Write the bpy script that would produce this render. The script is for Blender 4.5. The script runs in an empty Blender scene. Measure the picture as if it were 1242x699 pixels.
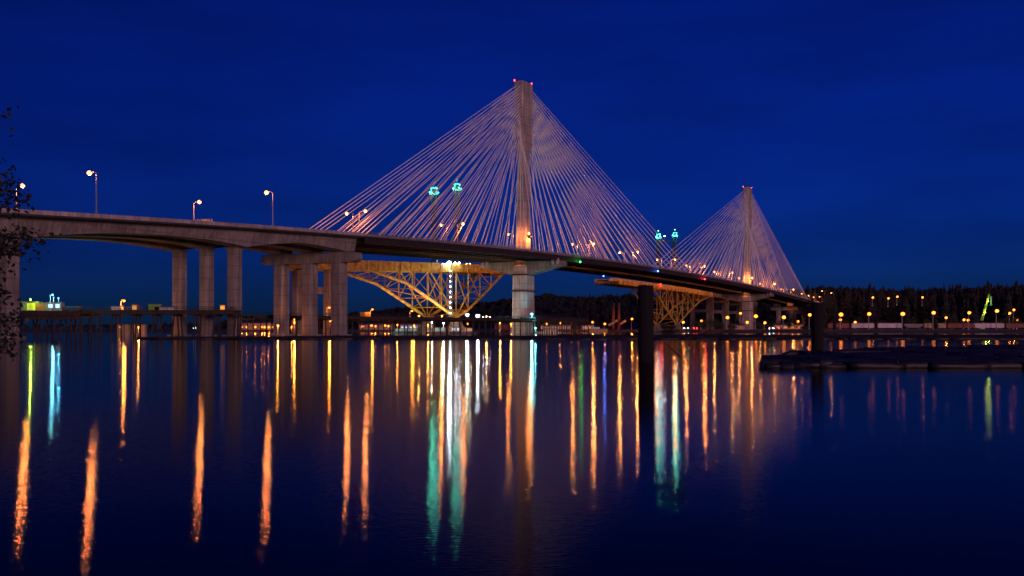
import bpy, math, random
from math import sin, cos, pi, radians, sqrt, hypot
from mathutils import Vector, noise

random.seed(7)
scene = bpy.context.scene
R = random.Random(11)

# ------------------------------------------------------------------ camera
H = 2.5                                   # eye height above the water
FPX = 1215.0
cam = bpy.data.objects.new("camera", bpy.data.cameras.new("camera"))
scene.collection.objects.link(cam)
cam.location = (0, 0, H)
cam.rotation_euler = (radians(90), 0, 0)
cam.data.sensor_width = 36
cam.data.lens = FPX / 1242 * 36
cam.data.shift_y = 0.0407
cam.data.clip_start = 0.3
cam.data.clip_end = 20000
scene.camera = cam

# ------------------------------------------------------------------ world
world = bpy.data.worlds.new("World")
scene.world = world
world.use_nodes = True
wn, wl = world.node_tree.nodes, world.node_tree.links
wn.clear()
w_out = wn.new("ShaderNodeOutputWorld")
w_bg = wn.new("ShaderNodeBackground")
w_sky = wn.new("ShaderNodeTexSky")
w_sky.sky_type = 'NISHITA'
w_sky.sun_disc = False
w_sky.sun_elevation = radians(4)
w_sky.sun_rotation = radians(200)
w_sky.altitude = 0
w_sky.air_density = 1.0
w_sky.dust_density = 0.1
w_sky.ozone_density = 3.0
# blue-hour white balance of the whole sky, thin uneven cloud veils
w_tint = wn.new("ShaderNodeMix"); w_tint.data_type = 'RGBA'; w_tint.blend_type = 'MULTIPLY'
w_tint.inputs[0].default_value = 1.0
w_tint.inputs[7].default_value = (0.010, 0.070, 0.66, 1)
w_tc = wn.new("ShaderNodeTexCoord")
w_map = wn.new("ShaderNodeMapping"); w_map.inputs['Scale'].default_value = (2.0, 2.0, 9.0)
w_noi = wn.new("ShaderNodeTexNoise"); w_noi.inputs['Scale'].default_value = 2.2; w_noi.inputs['Detail'].default_value = 5
w_mr = wn.new("ShaderNodeMapRange")
w_mr.inputs[1].default_value = 0.35; w_mr.inputs[2].default_value = 0.75
w_mr.inputs[3].default_value = 0.86; w_mr.inputs[4].default_value = 1.16
w_mul = wn.new("ShaderNodeMix"); w_mul.data_type = 'RGBA'; w_mul.blend_type = 'MULTIPLY'; w_mul.inputs[0].default_value = 1.0
wl.new(w_sky.outputs[0], w_tint.inputs[6])
wl.new(w_tc.outputs['Generated'], w_map.inputs[0]); wl.new(w_map.outputs[0], w_noi.inputs[0])
wl.new(w_noi.outputs[0], w_mr.inputs[0])
wl.new(w_tint.outputs[2], w_mul.inputs[6]); wl.new(w_mr.outputs[0], w_mul.inputs[7])
wl.new(w_mul.outputs[2], w_bg.inputs[0])
w_bg.inputs[1].default_value = 0.10
wl.new(w_bg.outputs[0], w_out.inputs[0])

# ------------------------------------------------------------------ afterglow sun (dim, wide, rosy)
sun_d = bpy.data.lights.new("sun", 'SUN')
sun_d.energy = 1.02
sun_d.angle = radians(12)
sun_d.color = (1.0, 0.52, 0.58)
sun = bpy.data.objects.new("sun", sun_d)
scene.collection.objects.link(sun)
SUN_DIR = Vector((-0.45, 0.87, -0.085)).normalized()       # the way the light travels
sun.rotation_euler = SUN_DIR.to_track_quat('-Z', 'Y').to_euler()

# ------------------------------------------------------------------ render settings
scene.view_settings.view_transform = 'Standard'
scene.view_settings.look = 'None'
scene.view_settings.exposure = 0
scene.view_settings.gamma = 1
scene.view_settings.use_curve_mapping = False
scene.render.engine = 'CYCLES'
cy = scene.cycles
cy.use_denoising = True
try:
    cy.denoiser = 'OPENIMAGEDENOISE'
except Exception:
    pass
cy.use_light_tree = True
cy.max_bounces = 5
cy.diffuse_bounces = 2
cy.glossy_bounces = 3
cy.transmission_bounces = 2
cy.transparent_max_bounces = 4
cy.sample_clamp_indirect = 3.0
cy.sample_clamp_direct = 0
cy.caustics_reflective = True
cy.caustics_refractive = False
cy.filter_width = 1.6


# ================================================================== helpers
class MB:
    """collects faces with world coordinates; build() makes ONE mesh object"""
    def __init__(self):
        self.v, self.f, self.m = [], [], []

    def quad(self, a, b, c, d, mi=0):
        n = len(self.v)
        self.v += [tuple(a), tuple(b), tuple(c), tuple(d)]
        self.f.append((n, n + 1, n + 2, n + 3)); self.m.append(mi)

    def hull8(self, p, mi=0):
        """p: 8 points, bottom ring 0-3, top ring 4-7 (same winding, counter-clockwise from above)"""
        n = len(self.v)
        self.v += [tuple(q) for q in p]
        for f in ((3, 2, 1, 0), (4, 5, 6, 7), (0, 1, 5, 4), (1, 2, 6, 5), (2, 3, 7, 6), (3, 0, 4, 7)):
            self.f.append(tuple(n + i for i in f)); self.m.append(mi)

    def box(self, c, s, u=(1, 0, 0), mi=0, bev=0):
        """box centred c, size s, local x axis u (horizontal)"""
        u = Vector(u).normalized(); v = Vector((-u.y, u.x, 0)); c = Vector(c)
        hx, hy, hz = s[0] / 2, s[1] / 2, s[2] / 2
        p = []
        for z in (-hz, hz):
            for a, b in ((-1, -1), (1, -1), (1, 1), (-1, 1)):
                p.append(c + u * hx * a + v * hy * b + Vector((0, 0, z)))
        self.hull8(p, mi)

    def ring(self, rings, closed=True, cap=True, mi=0):
        """loft a list of rings of points"""
        n = len(self.v); k = len(rings[0])
        for r in rings:
            self.v += [tuple(q) for q in r]
        for i in range(len(rings) - 1):
            for j in range(k if closed else k - 1):
                a = n + i * k + j; b = n + i * k + (j + 1) % k
                self.f.append((a, b, b + k, a + k)); self.m.append(mi)
        if cap and closed:
            self.f.append(tuple(n + j for j in reversed(range(k)))); self.m.append(mi)
            self.f.append(tuple(n + (len(rings) - 1) * k + j for j in range(k))); self.m.append(mi)

    def tube(self, a, b, r0, r1=None, n=6, mi=0, cap=True):
        r1 = r0 if r1 is None else r1
        self.path([a, b], [r0, r1], n, mi, cap)

    def path(self, pts, rad, n=6, mi=0, cap=True):
        pts = [Vector(p) for p in pts]
        if not isinstance(rad, (list, tuple)):
            rad = [rad] * len(pts)
        rings = []
        prev = None
        for i, p in enumerate(pts):
            d = (pts[min(i + 1, len(pts) - 1)] - pts[max(i - 1, 0)]).normalized()
            if prev is None:
                h = Vector((0, 0, 1)) if abs(d.z) < 0.9 else Vector((1, 0, 0))
                u = d.cross(h).normalized()
            else:
                u = (prev - d * prev.dot(d)).normalized()
            prev = u
            w = d.cross(u)
            rings.append([p + (u * cos(2 * pi * k / n) + w * sin(2 * pi * k / n)) * rad[i] for k in range(n)])
        self.ring(rings, True, cap, mi)

    def beam(self, a, b, w, h, mi=0):
        """rectangular bar from a to b, w wide (horizontal), h deep"""
        a, b = Vector(a), Vector(b)
        d = (b - a).normalized()
        up = Vector((0, 0, 1)) if abs(d.z) < 0.95 else Vector((0, 1, 0))
        u = d.cross(up).normalized(); v = u.cross(d).normalized()
        r = []
        for p in (a, b):
            r.append([p + u * (w / 2 * x) + v * (h / 2 * y) for x, y in ((-1, -1), (1, -1), (1, 1), (-1, 1))])
        self.ring(r, True, True, mi)

    def sphere(self, c, r, seg=8, rows=5, mi=0, sz=(1, 1, 1)):
        c = Vector(c); rings = []
        for i in range(rows + 1):
            t = -pi / 2 + pi * i / rows
            rr = max(cos(t), 0.02)
            rings.append([c + Vector((rr * cos(2 * pi * k / seg) * r * sz[0], rr * sin(2 * pi * k / seg) * r * sz[1], sin(t) * r * sz[2])) for k in range(seg)])
        self.ring(rings, True, True, mi)

    def build(self, name, mats, parent=None, smooth=False):
        me = bpy.data.meshes.new(name)
        off = origin_of(parent)
        me.from_pydata([(x - off[0], y - off[1], z - off[2]) for x, y, z in self.v], [], self.f)
        if not isinstance(mats, (list, tuple)):
            mats = [mats]
        for m in mats:
            me.materials.append(m)
        me.polygons.foreach_set("material_index", self.m)
        if smooth:
            me.polygons.foreach_set("use_smooth", [True] * len(self.f))
        me.update()
        o = bpy.data.objects.new(name, me)
        scene.collection.objects.link(o)
        if parent is not None:
            o.parent = parent
        return o


def origin_of(o):
    v = Vector((0, 0, 0))
    while o is not None:
        v += Vector(o.location); o = o.parent
    return v


def tag(o, label=None, cat=None, group=None, kind=None):
    if label: o["label"] = label
    if cat: o["category"] = cat
    if group: o["group"] = group
    if kind: o["kind"] = kind
    return o


def thing(name, loc, label, cat, group=None, rz=0):
    o = bpy.data.objects.new(name, None)
    o.empty_display_size = 0.5
    scene.collection.objects.link(o)
    o.location = loc; o.rotation_euler = (0, 0, rz)
    return tag(o, label, cat, group)


def kids(o):
    return [c for c in o.children]


def copy_tree(o, parent=None):
    c = o.copy(); scene.collection.objects.link(c)
    if parent is not None:
        c.parent = parent
    for ch in kids(o):
        copy_tree(ch, c)
    return c


def ordinal(i):
    return ("first second third fourth fifth sixth seventh eighth ninth tenth eleventh twelfth thirteenth fourteenth "
            "fifteenth sixteenth").split()[i]


# the pixel <-> place helpers give true 3-D places from the survey of the photograph
def at(px, Y, z=0.0):
    return Vector(((px - 621) / FPX * Y, Y, z))


def zat(py, Y):
    return H + (400 - py) * Y / FPX


_n = hypot(.472, .881)
AX = Vector((.472 / _n, .881 / _n, 0))        # along the bridge
WX = Vector((.881 / _n, -.472 / _n, 0))       # across it, towards the near bank
P1 = Vector((6.4, 557, 0))


def B(s, w, z=0.0):
    return P1 + AX * s + WX * w + Vector((0, 0, z))


def s_of(px, w):
    k = (px - 621) / FPX
    X0 = P1.x + WX.x * w; Y0 = P1.y + WX.y * w
    return (k * Y0 - X0) / (AX.x - k * AX.y)


def zd(s):                                     # road level of the new bridge
    s2 = max(-420, min(s, 900))
    return 1.51767787e-08 * s2 ** 3 - 5.12523002e-05 * s2 ** 2 + 1.42180446e-02 * s2 + 43.02


def zo(s):                                     # road level of the old arch bridge
    pts = [(-200, 33), (-104, 36.8), (19, 41.8), (98, 43.8), (200, 44.6), (260, 44.0), (430, 43.0), (544, 40.3), (760, 34)]
    for (a, za), (b, zb) in zip(pts, pts[1:]):
        if s <= b:
            return za + (zb - za) * (s - a) / (b - a)
    return pts[-1][1]


# ================================================================== materials
def mat(name, col, rough=0.8, metal=0.0, var=0.25, scale=0.5, bump=0.0, col2=None, stretch=(1, 1, 1), detail=4, bscale=None):
    m = bpy.data.materials.new(name); m.use_nodes = True
    nt = m.node_tree; n, l = nt.nodes, nt.links
    b = n["Principled BSDF"]
    tc = n.new("ShaderNodeTexCoord")
    mp = n.new("ShaderNodeMapping"); mp.inputs['Scale'].default_value = stretch
    l.new(tc.outputs['Object'], mp.inputs[0])
    no = n.new("ShaderNodeTexNoise"); no.inputs['Scale'].default_value = scale; no.inputs['Detail'].default_value = detail
    no.inputs['Roughness'].default_value = 0.65
    l.new(mp.outputs[0], no.inputs[0])
    cr = n.new("ShaderNodeValToRGB")
    c2 = col2 if col2 else tuple(c * (1 - var) for c in col)
    c1 = tuple(min(1, c * (1 + var * 0.6)) for c in col)
    cr.color_ramp.elements[0].position = 0.34; cr.color_ramp.elements[0].color = (*c2, 1)
    cr.color_ramp.elements[1].position = 0.66; cr.color_ramp.elements[1].color = (*c1, 1)
    l.new(no.outputs[0], cr.inputs[0])
    l.new(cr.outputs[0], b.inputs['Base Color'])
    b.inputs['Roughness'].default_value = rough
    b.inputs['Metallic'].default_value = metal
    if bump:
        bn = n.new("ShaderNodeBump"); bn.inputs['Strength'].default_value = bump
        n2 = n.new("ShaderNodeTexNoise"); n2.inputs['Scale'].default_value = bscale or scale * 3; n2.inputs['Detail'].default_value = 5
        l.new(mp.outputs[0], n2.inputs[0]); l.new(n2.outputs[0], bn.inputs['Height'])
        l.new(bn.outputs[0], b.inputs['Normal'])
    return m


def concrete(name, col, course=4.0):
    """cast concrete: stains, formwork courses (thin darker joints in z), soft streaks"""
    m = mat(name, col, 0.85, 0, 0.34, 0.22, 0.15, stretch=(1, 1, 0.45), bscale=1.5)
    n, l = m.node_tree.nodes, m.node_tree.links
    b = n["Principled BSDF"]
    src = b.inputs['Base Color'].links[0].from_socket
    tc = n.new("ShaderNodeTexCoord"); sp = n.new("ShaderNodeSeparateXYZ")
    l.new(tc.outputs['Object'], sp.inputs[0])
    dv = n.new("ShaderNodeMath"); dv.operation = 'DIVIDE'; dv.inputs[1].default_value = course
    fr = n.new("ShaderNodeMath"); fr.operation = 'FRACT'
    gt = n.new("ShaderNodeMapRange")
    gt.inputs[1].default_value = 0.0; gt.inputs[2].default_value = 0.12
    gt.inputs[3].default_value = 0.58; gt.inputs[4].default_value = 1.0
    l.new(sp.outputs[2], dv.inputs[0]); l.new(dv.outputs[0], fr.inputs[0]); l.new(fr.outputs[0], gt.inputs[0])
    mp = n.new("ShaderNodeMapping"); mp.inputs['Scale'].default_value = (1.3, 1.3, 0.06)
    l.new(tc.outputs['Object'], mp.inputs[0])
    st = n.new("ShaderNodeTexNoise"); st.inputs['Scale'].default_value = 1.0; st.inputs['Detail'].default_value = 3
    l.new(mp.outputs[0], st.inputs[0])
    sr = n.new("ShaderNodeMapRange"); sr.inputs[1].default_value = 0.35; sr.inputs[2].default_value = 0.7
    sr.inputs[3].default_value = 0.66; sr.inputs[4].default_value = 1.12
    l.new(st.outputs[0], sr.inputs[0])
    mm = n.new("ShaderNodeMath"); mm.operation = 'MULTIPLY'
    l.new(gt.outputs[0], mm.inputs[0]); l.new(sr.outputs[0], mm.inputs[1])
    mx = n.new("ShaderNodeMix"); mx.data_type = 'RGBA'; mx.blend_type = 'MULTIPLY'; mx.inputs[0].default_value = 1
    l.new(src, mx.inputs[6]); l.new(mm.outputs[0], mx.inputs[7])
    l.new(mx.outputs[2], b.inputs['Base Color'])
    return m


def emit(name, col, strength):
    m = bpy.data.materials.new(name); m.use_nodes = True
    n, l = m.node_tree.nodes, m.node_tree.links
    b = n["Principled BSDF"]
    b.inputs['Base Color'].default_value = (*[min(1, c) * 0.6 for c in col], 1)
    b.inputs['Emission Color'].default_value = (*col, 1)
    b.inputs['Emission Strength'].default_value = strength
    if 'lamp' in name or 'beacon' in name:
        m.cycles.emission_sampling = 'NONE'      # the lamp's own light object does the lighting
    return m


M = {}
M['conc'] = concrete('cast_concrete', (0.29, 0.25, 0.225))
M['conc_tower'] = concrete('tower_concrete', (0.50, 0.42, 0.37), 4.6)
M['conc_dark'] = concrete('old_concrete', (0.24, 0.20, 0.16), 3.0)
M['asphalt'] = mat('asphalt', (0.05, 0.05, 0.052), 0.9, 0, 0.3, 0.8)
M['girder'] = mat('weathering_steel_girder', (0.045, 0.030, 0.026), 0.7, 0.2, 0.4, 0.4)
M['cable'] = mat('white_cable_sheath', (0.92, 0.86, 0.90), 0.5, 0, 0.08, 0.05)
M['yellow'] = mat('orange_yellow_bridge_paint', (0.72, 0.46, 0.05), 0.6, 0.0, 0.3, 0.35, 0.1, col2=(0.34, 0.19, 0.05))
M['primer'] = mat('brown_weathered_steel', (0.16, 0.12, 0.08), 0.75, 0.0, 0.35, 0.3)
M['galv'] = mat('galvanised_steel', (0.42, 0.40, 0.40), 0.45, 0.5, 0.15, 1.0)
M['dark_steel'] = mat('dark_steel', (0.018, 0.02, 0.02), 0.6, 0.3, 0.3, 0.6)
M['wet_wood'] = mat('wet_pile_timber', (0.008, 0.006, 0.005), 0.95, 0, 0.5, 1.2, 0.5, stretch=(3, 3, 0.25))
M['trestle'] = mat('creosoted_timber', (0.038, 0.024, 0.017), 0.8, 0, 0.5, 0.6, 0.3, stretch=(2, 2, 0.3))
M['log'] = mat('floating_log_bark', (0.020, 0.018, 0.021), 0.55, 0, 0.75, 0.9, 0.5)
M['bark'] = mat('tree_bark', (0.06, 0.045, 0.03), 0.9, 0, 0.4, 3, 0.5)
M['leaf'] = mat('broad_leaf', (0.012, 0.018, 0.008), 0.55, 0, 0.4, 2.5)
M['needle'] = mat('conifer_needles', (0.015, 0.015, 0.009), 0.9, 0, 0.5, 0.15)
M['shrub'] = mat('river_bank_shrub', (0.07, 0.085, 0.03), 0.85, 0, 0.5, 0.5)
M['soil'] = mat('river_bank_soil', (0.075, 0.06, 0.05), 0.95, 0, 0.4, 0.05, 0.3, bscale=0.4)
M['hill'] = mat('wooded_hill_soil', (0.014, 0.013, 0.009), 1.0, 0, 0.5, 0.02)
M['car_red'] = mat('boxcar_brown_red', (0.24, 0.07, 0.045), 0.7, 0, 0.35, 0.5, stretch=(1, 1, .4))
M['car_white'] = mat('reefer_white', (0.62, 0.52, 0.52), 0.6, 0, 0.2, 0.5, stretch=(1, 1, .4))
M['car_tan'] = mat('hopper_tan', (0.45, 0.32, 0.18), 0.7, 0, 0.3, 0.5)
M['car_grey'] = mat('hopper_grey', (0.22, 0.21, 0.19), 0.7, 0, 0.3, 0.6)
M['shed'] = mat('shed_cladding', (0.42, 0.33, 0.22), 0.7, 0, 0.25, 0.4, stretch=(4, 4, .3))
M['brick'] = mat('stack_brick', (0.30, 0.10, 0.06), 0.85, 0, 0.25, 0.8)
M['roof'] = mat('sheet_roof', (0.12, 0.11, 0.11), 0.6, 0.3, 0.3, 0.3)
M['hull'] = mat('hull_paint', (0.10, 0.10, 0.11), 0.5, 0, 0.3, 0.6)
M['hull_yellow'] = mat('hull_ochre', (0.42, 0.28, 0.07), 0.6, 0, 0.25, 0.6)
M['cabin'] = mat('cabin_paint', (0.6, 0.58, 0.52), 0.5, 0, 0.15, 0.8)
M['crane_green'] = mat('crane_green_paint', (0.22, 0.45, 0.08), 0.5, 0, 0.25, 0.8)
M['teal_steel'] = mat('teal_steel', (0.08, 0.30, 0.28), 0.5, 0.1, 0.2, 0.8)
LK = 0.62                                  # overall lamp output
SOD = (1.0, 0.25, 0.025)
DECKC = (1.0, 0.27, 0.055)
WHITE = (0.80, 0.90, 1.0)
TEAL = (0.10, 1.0, 0.62)
M['bulb_sodium'] = emit('sodium_lamp', (1.0, 0.22, 0.02), 6)
M['bulb_deck'] = emit('deck_sodium_lamp', (1.0, 0.30, 0.09), 7)
M['bulb_white'] = emit('metal_halide_lamp', (0.82, 0.92, 1.0), 60)
M['bulb_teal'] = emit('mercury_lamp', (0.08, 0.9, 0.42), 4)
M['bulb_mast'] = emit('mast_lamp', (0.30, 1.0, 0.55), 7)
M['bulb_cyan'] = emit('cyan_lamp', (0.12, 0.8, 0.9), 9)
M['bulb_red'] = emit('red_beacon', (1.0, 0.03, 0.03), 25)
M['bulb_blue'] = emit('blue_lamp', (0.05, 0.15, 1.0), 30)
M['bulb_green'] = emit('green_lamp', (0.03, 1.0, 0.10), 18)
M['win_orange'] = emit('lit_door_orange', (1.0, 0.36, 0.04), 1.3)
M['win_white'] = emit('lit_window_white', (0.65, 0.85, 1.0), 1.0)
M['win_green'] = emit('lit_window_lime', (0.65, 0.85, 0.05), 0.55)
M['win_teal'] = emit('lit_window_teal', (0.15, 0.75, 0.6), 0.6)
M['win_warm'] = emit('lit_window_warm', (1.0, 0.5, 0.15), 0.5)


def point(parent, loc, power, col, r=0.35):
    d = bpy.data.lights.new("lamp_light", 'POINT')
    d.energy = power * LK; d.color = col; d.shadow_soft_size = r
    o = bpy.data.objects.new("lamp_light", d)
    scene.collection.objects.link(o)
    o.parent = parent; o.location = loc
    return o


# ================================================================== water
def make_water():
    m = bpy.data.materials.new("river_water"); m.use_nodes = True
    n, l = m.node_tree.nodes, m.node_tree.links
    n.remove(n["Principled BSDF"])
    out = [q for q in n if q.type == 'OUTPUT_MATERIAL'][0]
    b = n.new("ShaderNodeBsdfAnisotropic"); b.distribution = 'BECKMANN'; b.inputs['Anisotropy'].default_value = 0.44
    tg = n.new("ShaderNodeCombineXYZ"); tg.inputs[0].default_value = 0.95; tg.inputs[1].default_value = -0.30
    l.new(tg.outputs[0], b.inputs['Tangent']); b.inputs['Color'].default_value = (0.9, 0.9, 0.9, 1)
    deep = n.new("ShaderNodeBsdfDiffuse"); deep.inputs['Color'].default_value = (0.001, 0.0015, 0.003, 1)
    fre = n.new("ShaderNodeFresnel"); fre.inputs['IOR'].default_value = 1.08
    mixs = n.new("ShaderNodeMixShader")
    l.new(fre.outputs[0], mixs.inputs[0]); l.new(deep.outputs[0], mixs.inputs[1]); l.new(b.outputs[0], mixs.inputs[2]); l.new(mixs.outputs[0], out.inputs[0])
    tc = n.new("ShaderNodeTexCoord")
    # patches of calmer and rougher surface
    p = n.new("ShaderNodeTexNoise"); p.inputs['Scale'].default_value = 0.03; p.inputs['Detail'].default_value = 3
    l.new(tc.outputs['Object'], p.inputs[0])
    mr = n.new("ShaderNodeMapRange"); mr.inputs[3].default_value = 0.062; mr.inputs[4].default_value = 0.080
    l.new(p.outputs[0], mr.inputs[0]); l.new(mr.outputs[0], b.inputs['Roughness'])
    mp = n.new("ShaderNodeMapping"); mp.inputs['Scale'].default_value = (0.40, 1, 1); mp.inputs['Rotation'].default_value = (0, 0, -0.22)
    l.new(tc.outputs['Object'], mp.inputs[0])
    n1 = n.new("ShaderNodeTexNoise"); n1.inputs['Scale'].default_value = 15.0; n1.inputs['Detail'].default_value = 2
    n2 = n.new("ShaderNodeTexNoise"); n2.inputs['Scale'].default_value = 0.35; n2.inputs['Detail'].default_value = 2
    l.new(mp.outputs[0], n1.inputs[0]); l.new(mp.outputs[0], n2.inputs[0])
    b1 = n.new("ShaderNodeBump"); b1.inputs['Strength'].default_value = 0.06; b1.inputs['Distance'].default_value = 0.05
    b2 = n.new("ShaderNodeBump"); b2.inputs['Strength'].default_value = 0.03; b2.inputs['Distance'].default_value = 0.1
    l.new(n1.outputs[0], b1.inputs['Height']); l.new(n2.outputs[0], b2.inputs['Height'])
    l.new(b2.outputs[0], b1.inputs['Normal']); l.new(b1.outputs[0], b.inputs['Normal'])
    mb = MB()
    mb.quad((-6000, -200, 0), (6000, -200, 0), (6000, 6000, 0), (-6000, 6000, 0))
    o = mb.build("water", m)
    tag(o, kind="structure")


make_water()

# ================================================================== land and hill
RIDGE = [(-900, 386), (60, 392), (250, 391), (290, 384), (345, 382), (400, 380), (450, 375), (490, 371), (540, 367), (600, 362), (650, 357),
         (680, 356), (705, 359), (740, 357), (800, 357), (860, 356), (985, 352), (1100, 352), (1180, 350), (1242, 348), (2400, 344)]


def ridge_y(px):
    for (a, ya), (b, yb) in zip(RIDGE, RIDGE[1:]):
        if px <= b:
            return ya + (yb - ya) * (px - a) / (b - a)
    return RIDGE[-1][1]


def shore_Y(px):
    """distance of the far river bank along a sight line"""
    if px < 780: return 1010
    if px < 860: return 1010 - (px - 780) / 80 * 235
    return 775


def land_z(px, Y):
    sy = shore_Y(px)
    base = 2.2 + 0.8 * min(1, max(0, (Y - sy) / 60))
    foot, crest = sy + 330, sy + 900
    ry = ridge_y(px) + 7
    top = zat(ry, crest)
    t = min(1, max(0, (Y - foot) / (crest - foot)))
    t = t * t * (3 - 2 * t)
    bumps = 1 + 0.10 * noise.noise(Vector((px * 0.013, Y * 0.004, 0)))
    return base + max(0, top - base) * t * bumps


def make_land():
    cols = list(range(-1500, 3000, 30)); rows = [-8, 0, 12, 40, 90, 160, 240, 330, 420, 510, 600, 690, 780, 860, 920, 1100, 1500, 2400, 4500]
    v, f = [], []
    for r in rows:
        for px in cols:
            Y = shore_Y(px) + r
            wob = 6 * noise.noise(Vector((px * 0.02, 3.3, 0))) if r <= 12 else 0
            z = -1.5 if r < 0 else (0.3 if r == 0 else land_z(px, Y))
            p = at(px, Y + wob, z); v.append(tuple(p))
    k = len(cols)
    for i in range(len(rows) - 1):
        for j in range(k - 1):
            a = i * k + j
            f.append((a, a + 1, a + k + 1, a + k))
    split = rows.index(330)
    for name, lo, hi, mt in (("ground", 0, split, M['soil']), ("hill", split, len(rows) - 1, M['hill'])):
        ff = [q for q in f if lo * k <= q[0] < hi * k]
        me = bpy.data.meshes.new(name); me.from_pydata(v, [], ff); me.materials.append(mt)
        me.polygons.foreach_set("use_smooth", [True] * len(ff))
        o = bpy.data.objects.new(name, me); scene.collection.objects.link(o); tag(o, kind="structure")


make_land()
mb = MB()                                           # the near bank under the camera and the leafy tree
ring0 = [(-60, 42, 0), (-22, 30, 0), (-9.2, 13.5, 0), (-3, 3.5, 0), (8, 1.5, 0), (60, -4, 0), (60, -60, 0), (-60, -60, 0)]
n0 = len(ring0)
mb.ring([[(x, y, -1.2) for x, y, _ in ring0], [(x * .98 - .3, y * .98 - .3, 0.25) for x, y, _ in ring0],
         [(x * .96 - 1, y * .96 - 1, 0.8) for x, y, _ in ring0]], True, True)
tag(mb.build("river_bank", M['soil']), kind="structure")


# ================================================================== cable-stayed bridge
def sweep(mb, prof, ss, mi=0, zf=zd, cap=True):
    """prof(s) -> list of (w, dz) ; swept along the road"""
    rings = []
    for s in ss:
        rings.append([B(s, w, zf(s) + dz) for w, dz in prof(s)])
    mb.ring(rings, True, cap, mi)


def frange(a, b, step):
    n = max(1, int(round((b - a) / step)))
    return [a + (b - a) * i / n for i in range(n + 1)]


TOW = (0.0, 470.0)
S0, S1 = -178.0, 652.0
bridge = thing("cable_stayed_bridge", B(0, 0, 0),
               "long cable-stayed road bridge with two pale concrete towers and fans of white stays", "bridge")

for (wa, wb) in ((-24, -3.4), (3.4, 24)):
    mb = MB(); ss = frange(S0, S1, 12)
    sweep(mb, lambda s: [(wa, -0.45), (wb, -0.45), (wb, 0), (wa, 0)], ss)
    # edge barriers
    for e, d in ((wa, 1), (wb, -1)):
        sweep(mb, lambda s: sorted([(e, 0.003), (e + d * .45, 0.003)], key=lambda q: q[0]) + sorted([(e + d * .3, 1.0), (e, 1.0)], key=lambda q: -q[0]), ss, 1)
    mb.build("deck", [M['asphalt'], M['conc']], bridge)
    # edge girders and floor beams under this roadway
    for e in (wa + 0.9, wb - 0.9):
        mb = MB()
        sweep(mb, lambda s: [(e - .45, -2.9), (e + .45, -2.9), (e + .2, -2.75), (e + .2, -0.46), (e - .2, -0.46), (e - .2, -2.75)], ss)
        mb.build("edge_girder", M['girder'], bridge)
    mb = MB()
    for s in frange(S0 + 3, S1 - 3, 6):
        mb.beam(B(s, wa + 1.15, zd(s) - 1.4), B(s, wb - 1.15, zd(s) - 1.4), 0.4, 1.85)
    for w in (wa + 7.5, wb - 7.5):
        for a, b in zip(ss, ss[1:]):
            mb.beam(B(a, w, zd(a) - 2.6), B(b, w, zd(b) - 2.6), 0.5, 0.5)
    tag(mb.build("floor_beams", M['girder'], bridge), kind="stuff")
# light railing on the outer edge
for w in (-24, 24):
    mb = MB()
    ss = frange(S0, S1, 12)
    for h in (1.35, 1.8):
        mb.path([B(s, w, zd(s) + h) for s in ss], 0.05, 4)
    for s in frange(S0, S1, 4):
        mb.tube(B(s, w, zd(s) + .95), B(s, w, zd(s) + 1.82), 0.05, n=4)
    mb.build("railing", M['galv'], bridge)


def oct_ring(s, w, a, b, z, ch=0.8):
    """chamfered rectangle: a across, b along"""
    q = []
    for x, y in ((a / 2, b / 2 - ch), (a / 2 - ch, b / 2), (-a / 2 + ch, b / 2), (-a / 2, b / 2 - ch),
                 (-a / 2, -b / 2 + ch), (-a / 2 + ch, -b / 2), (a / 2 - ch, -b / 2), (a / 2, -b / 2 + ch)):
        q.append(B(s + y, w + x, z))
    return q


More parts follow.
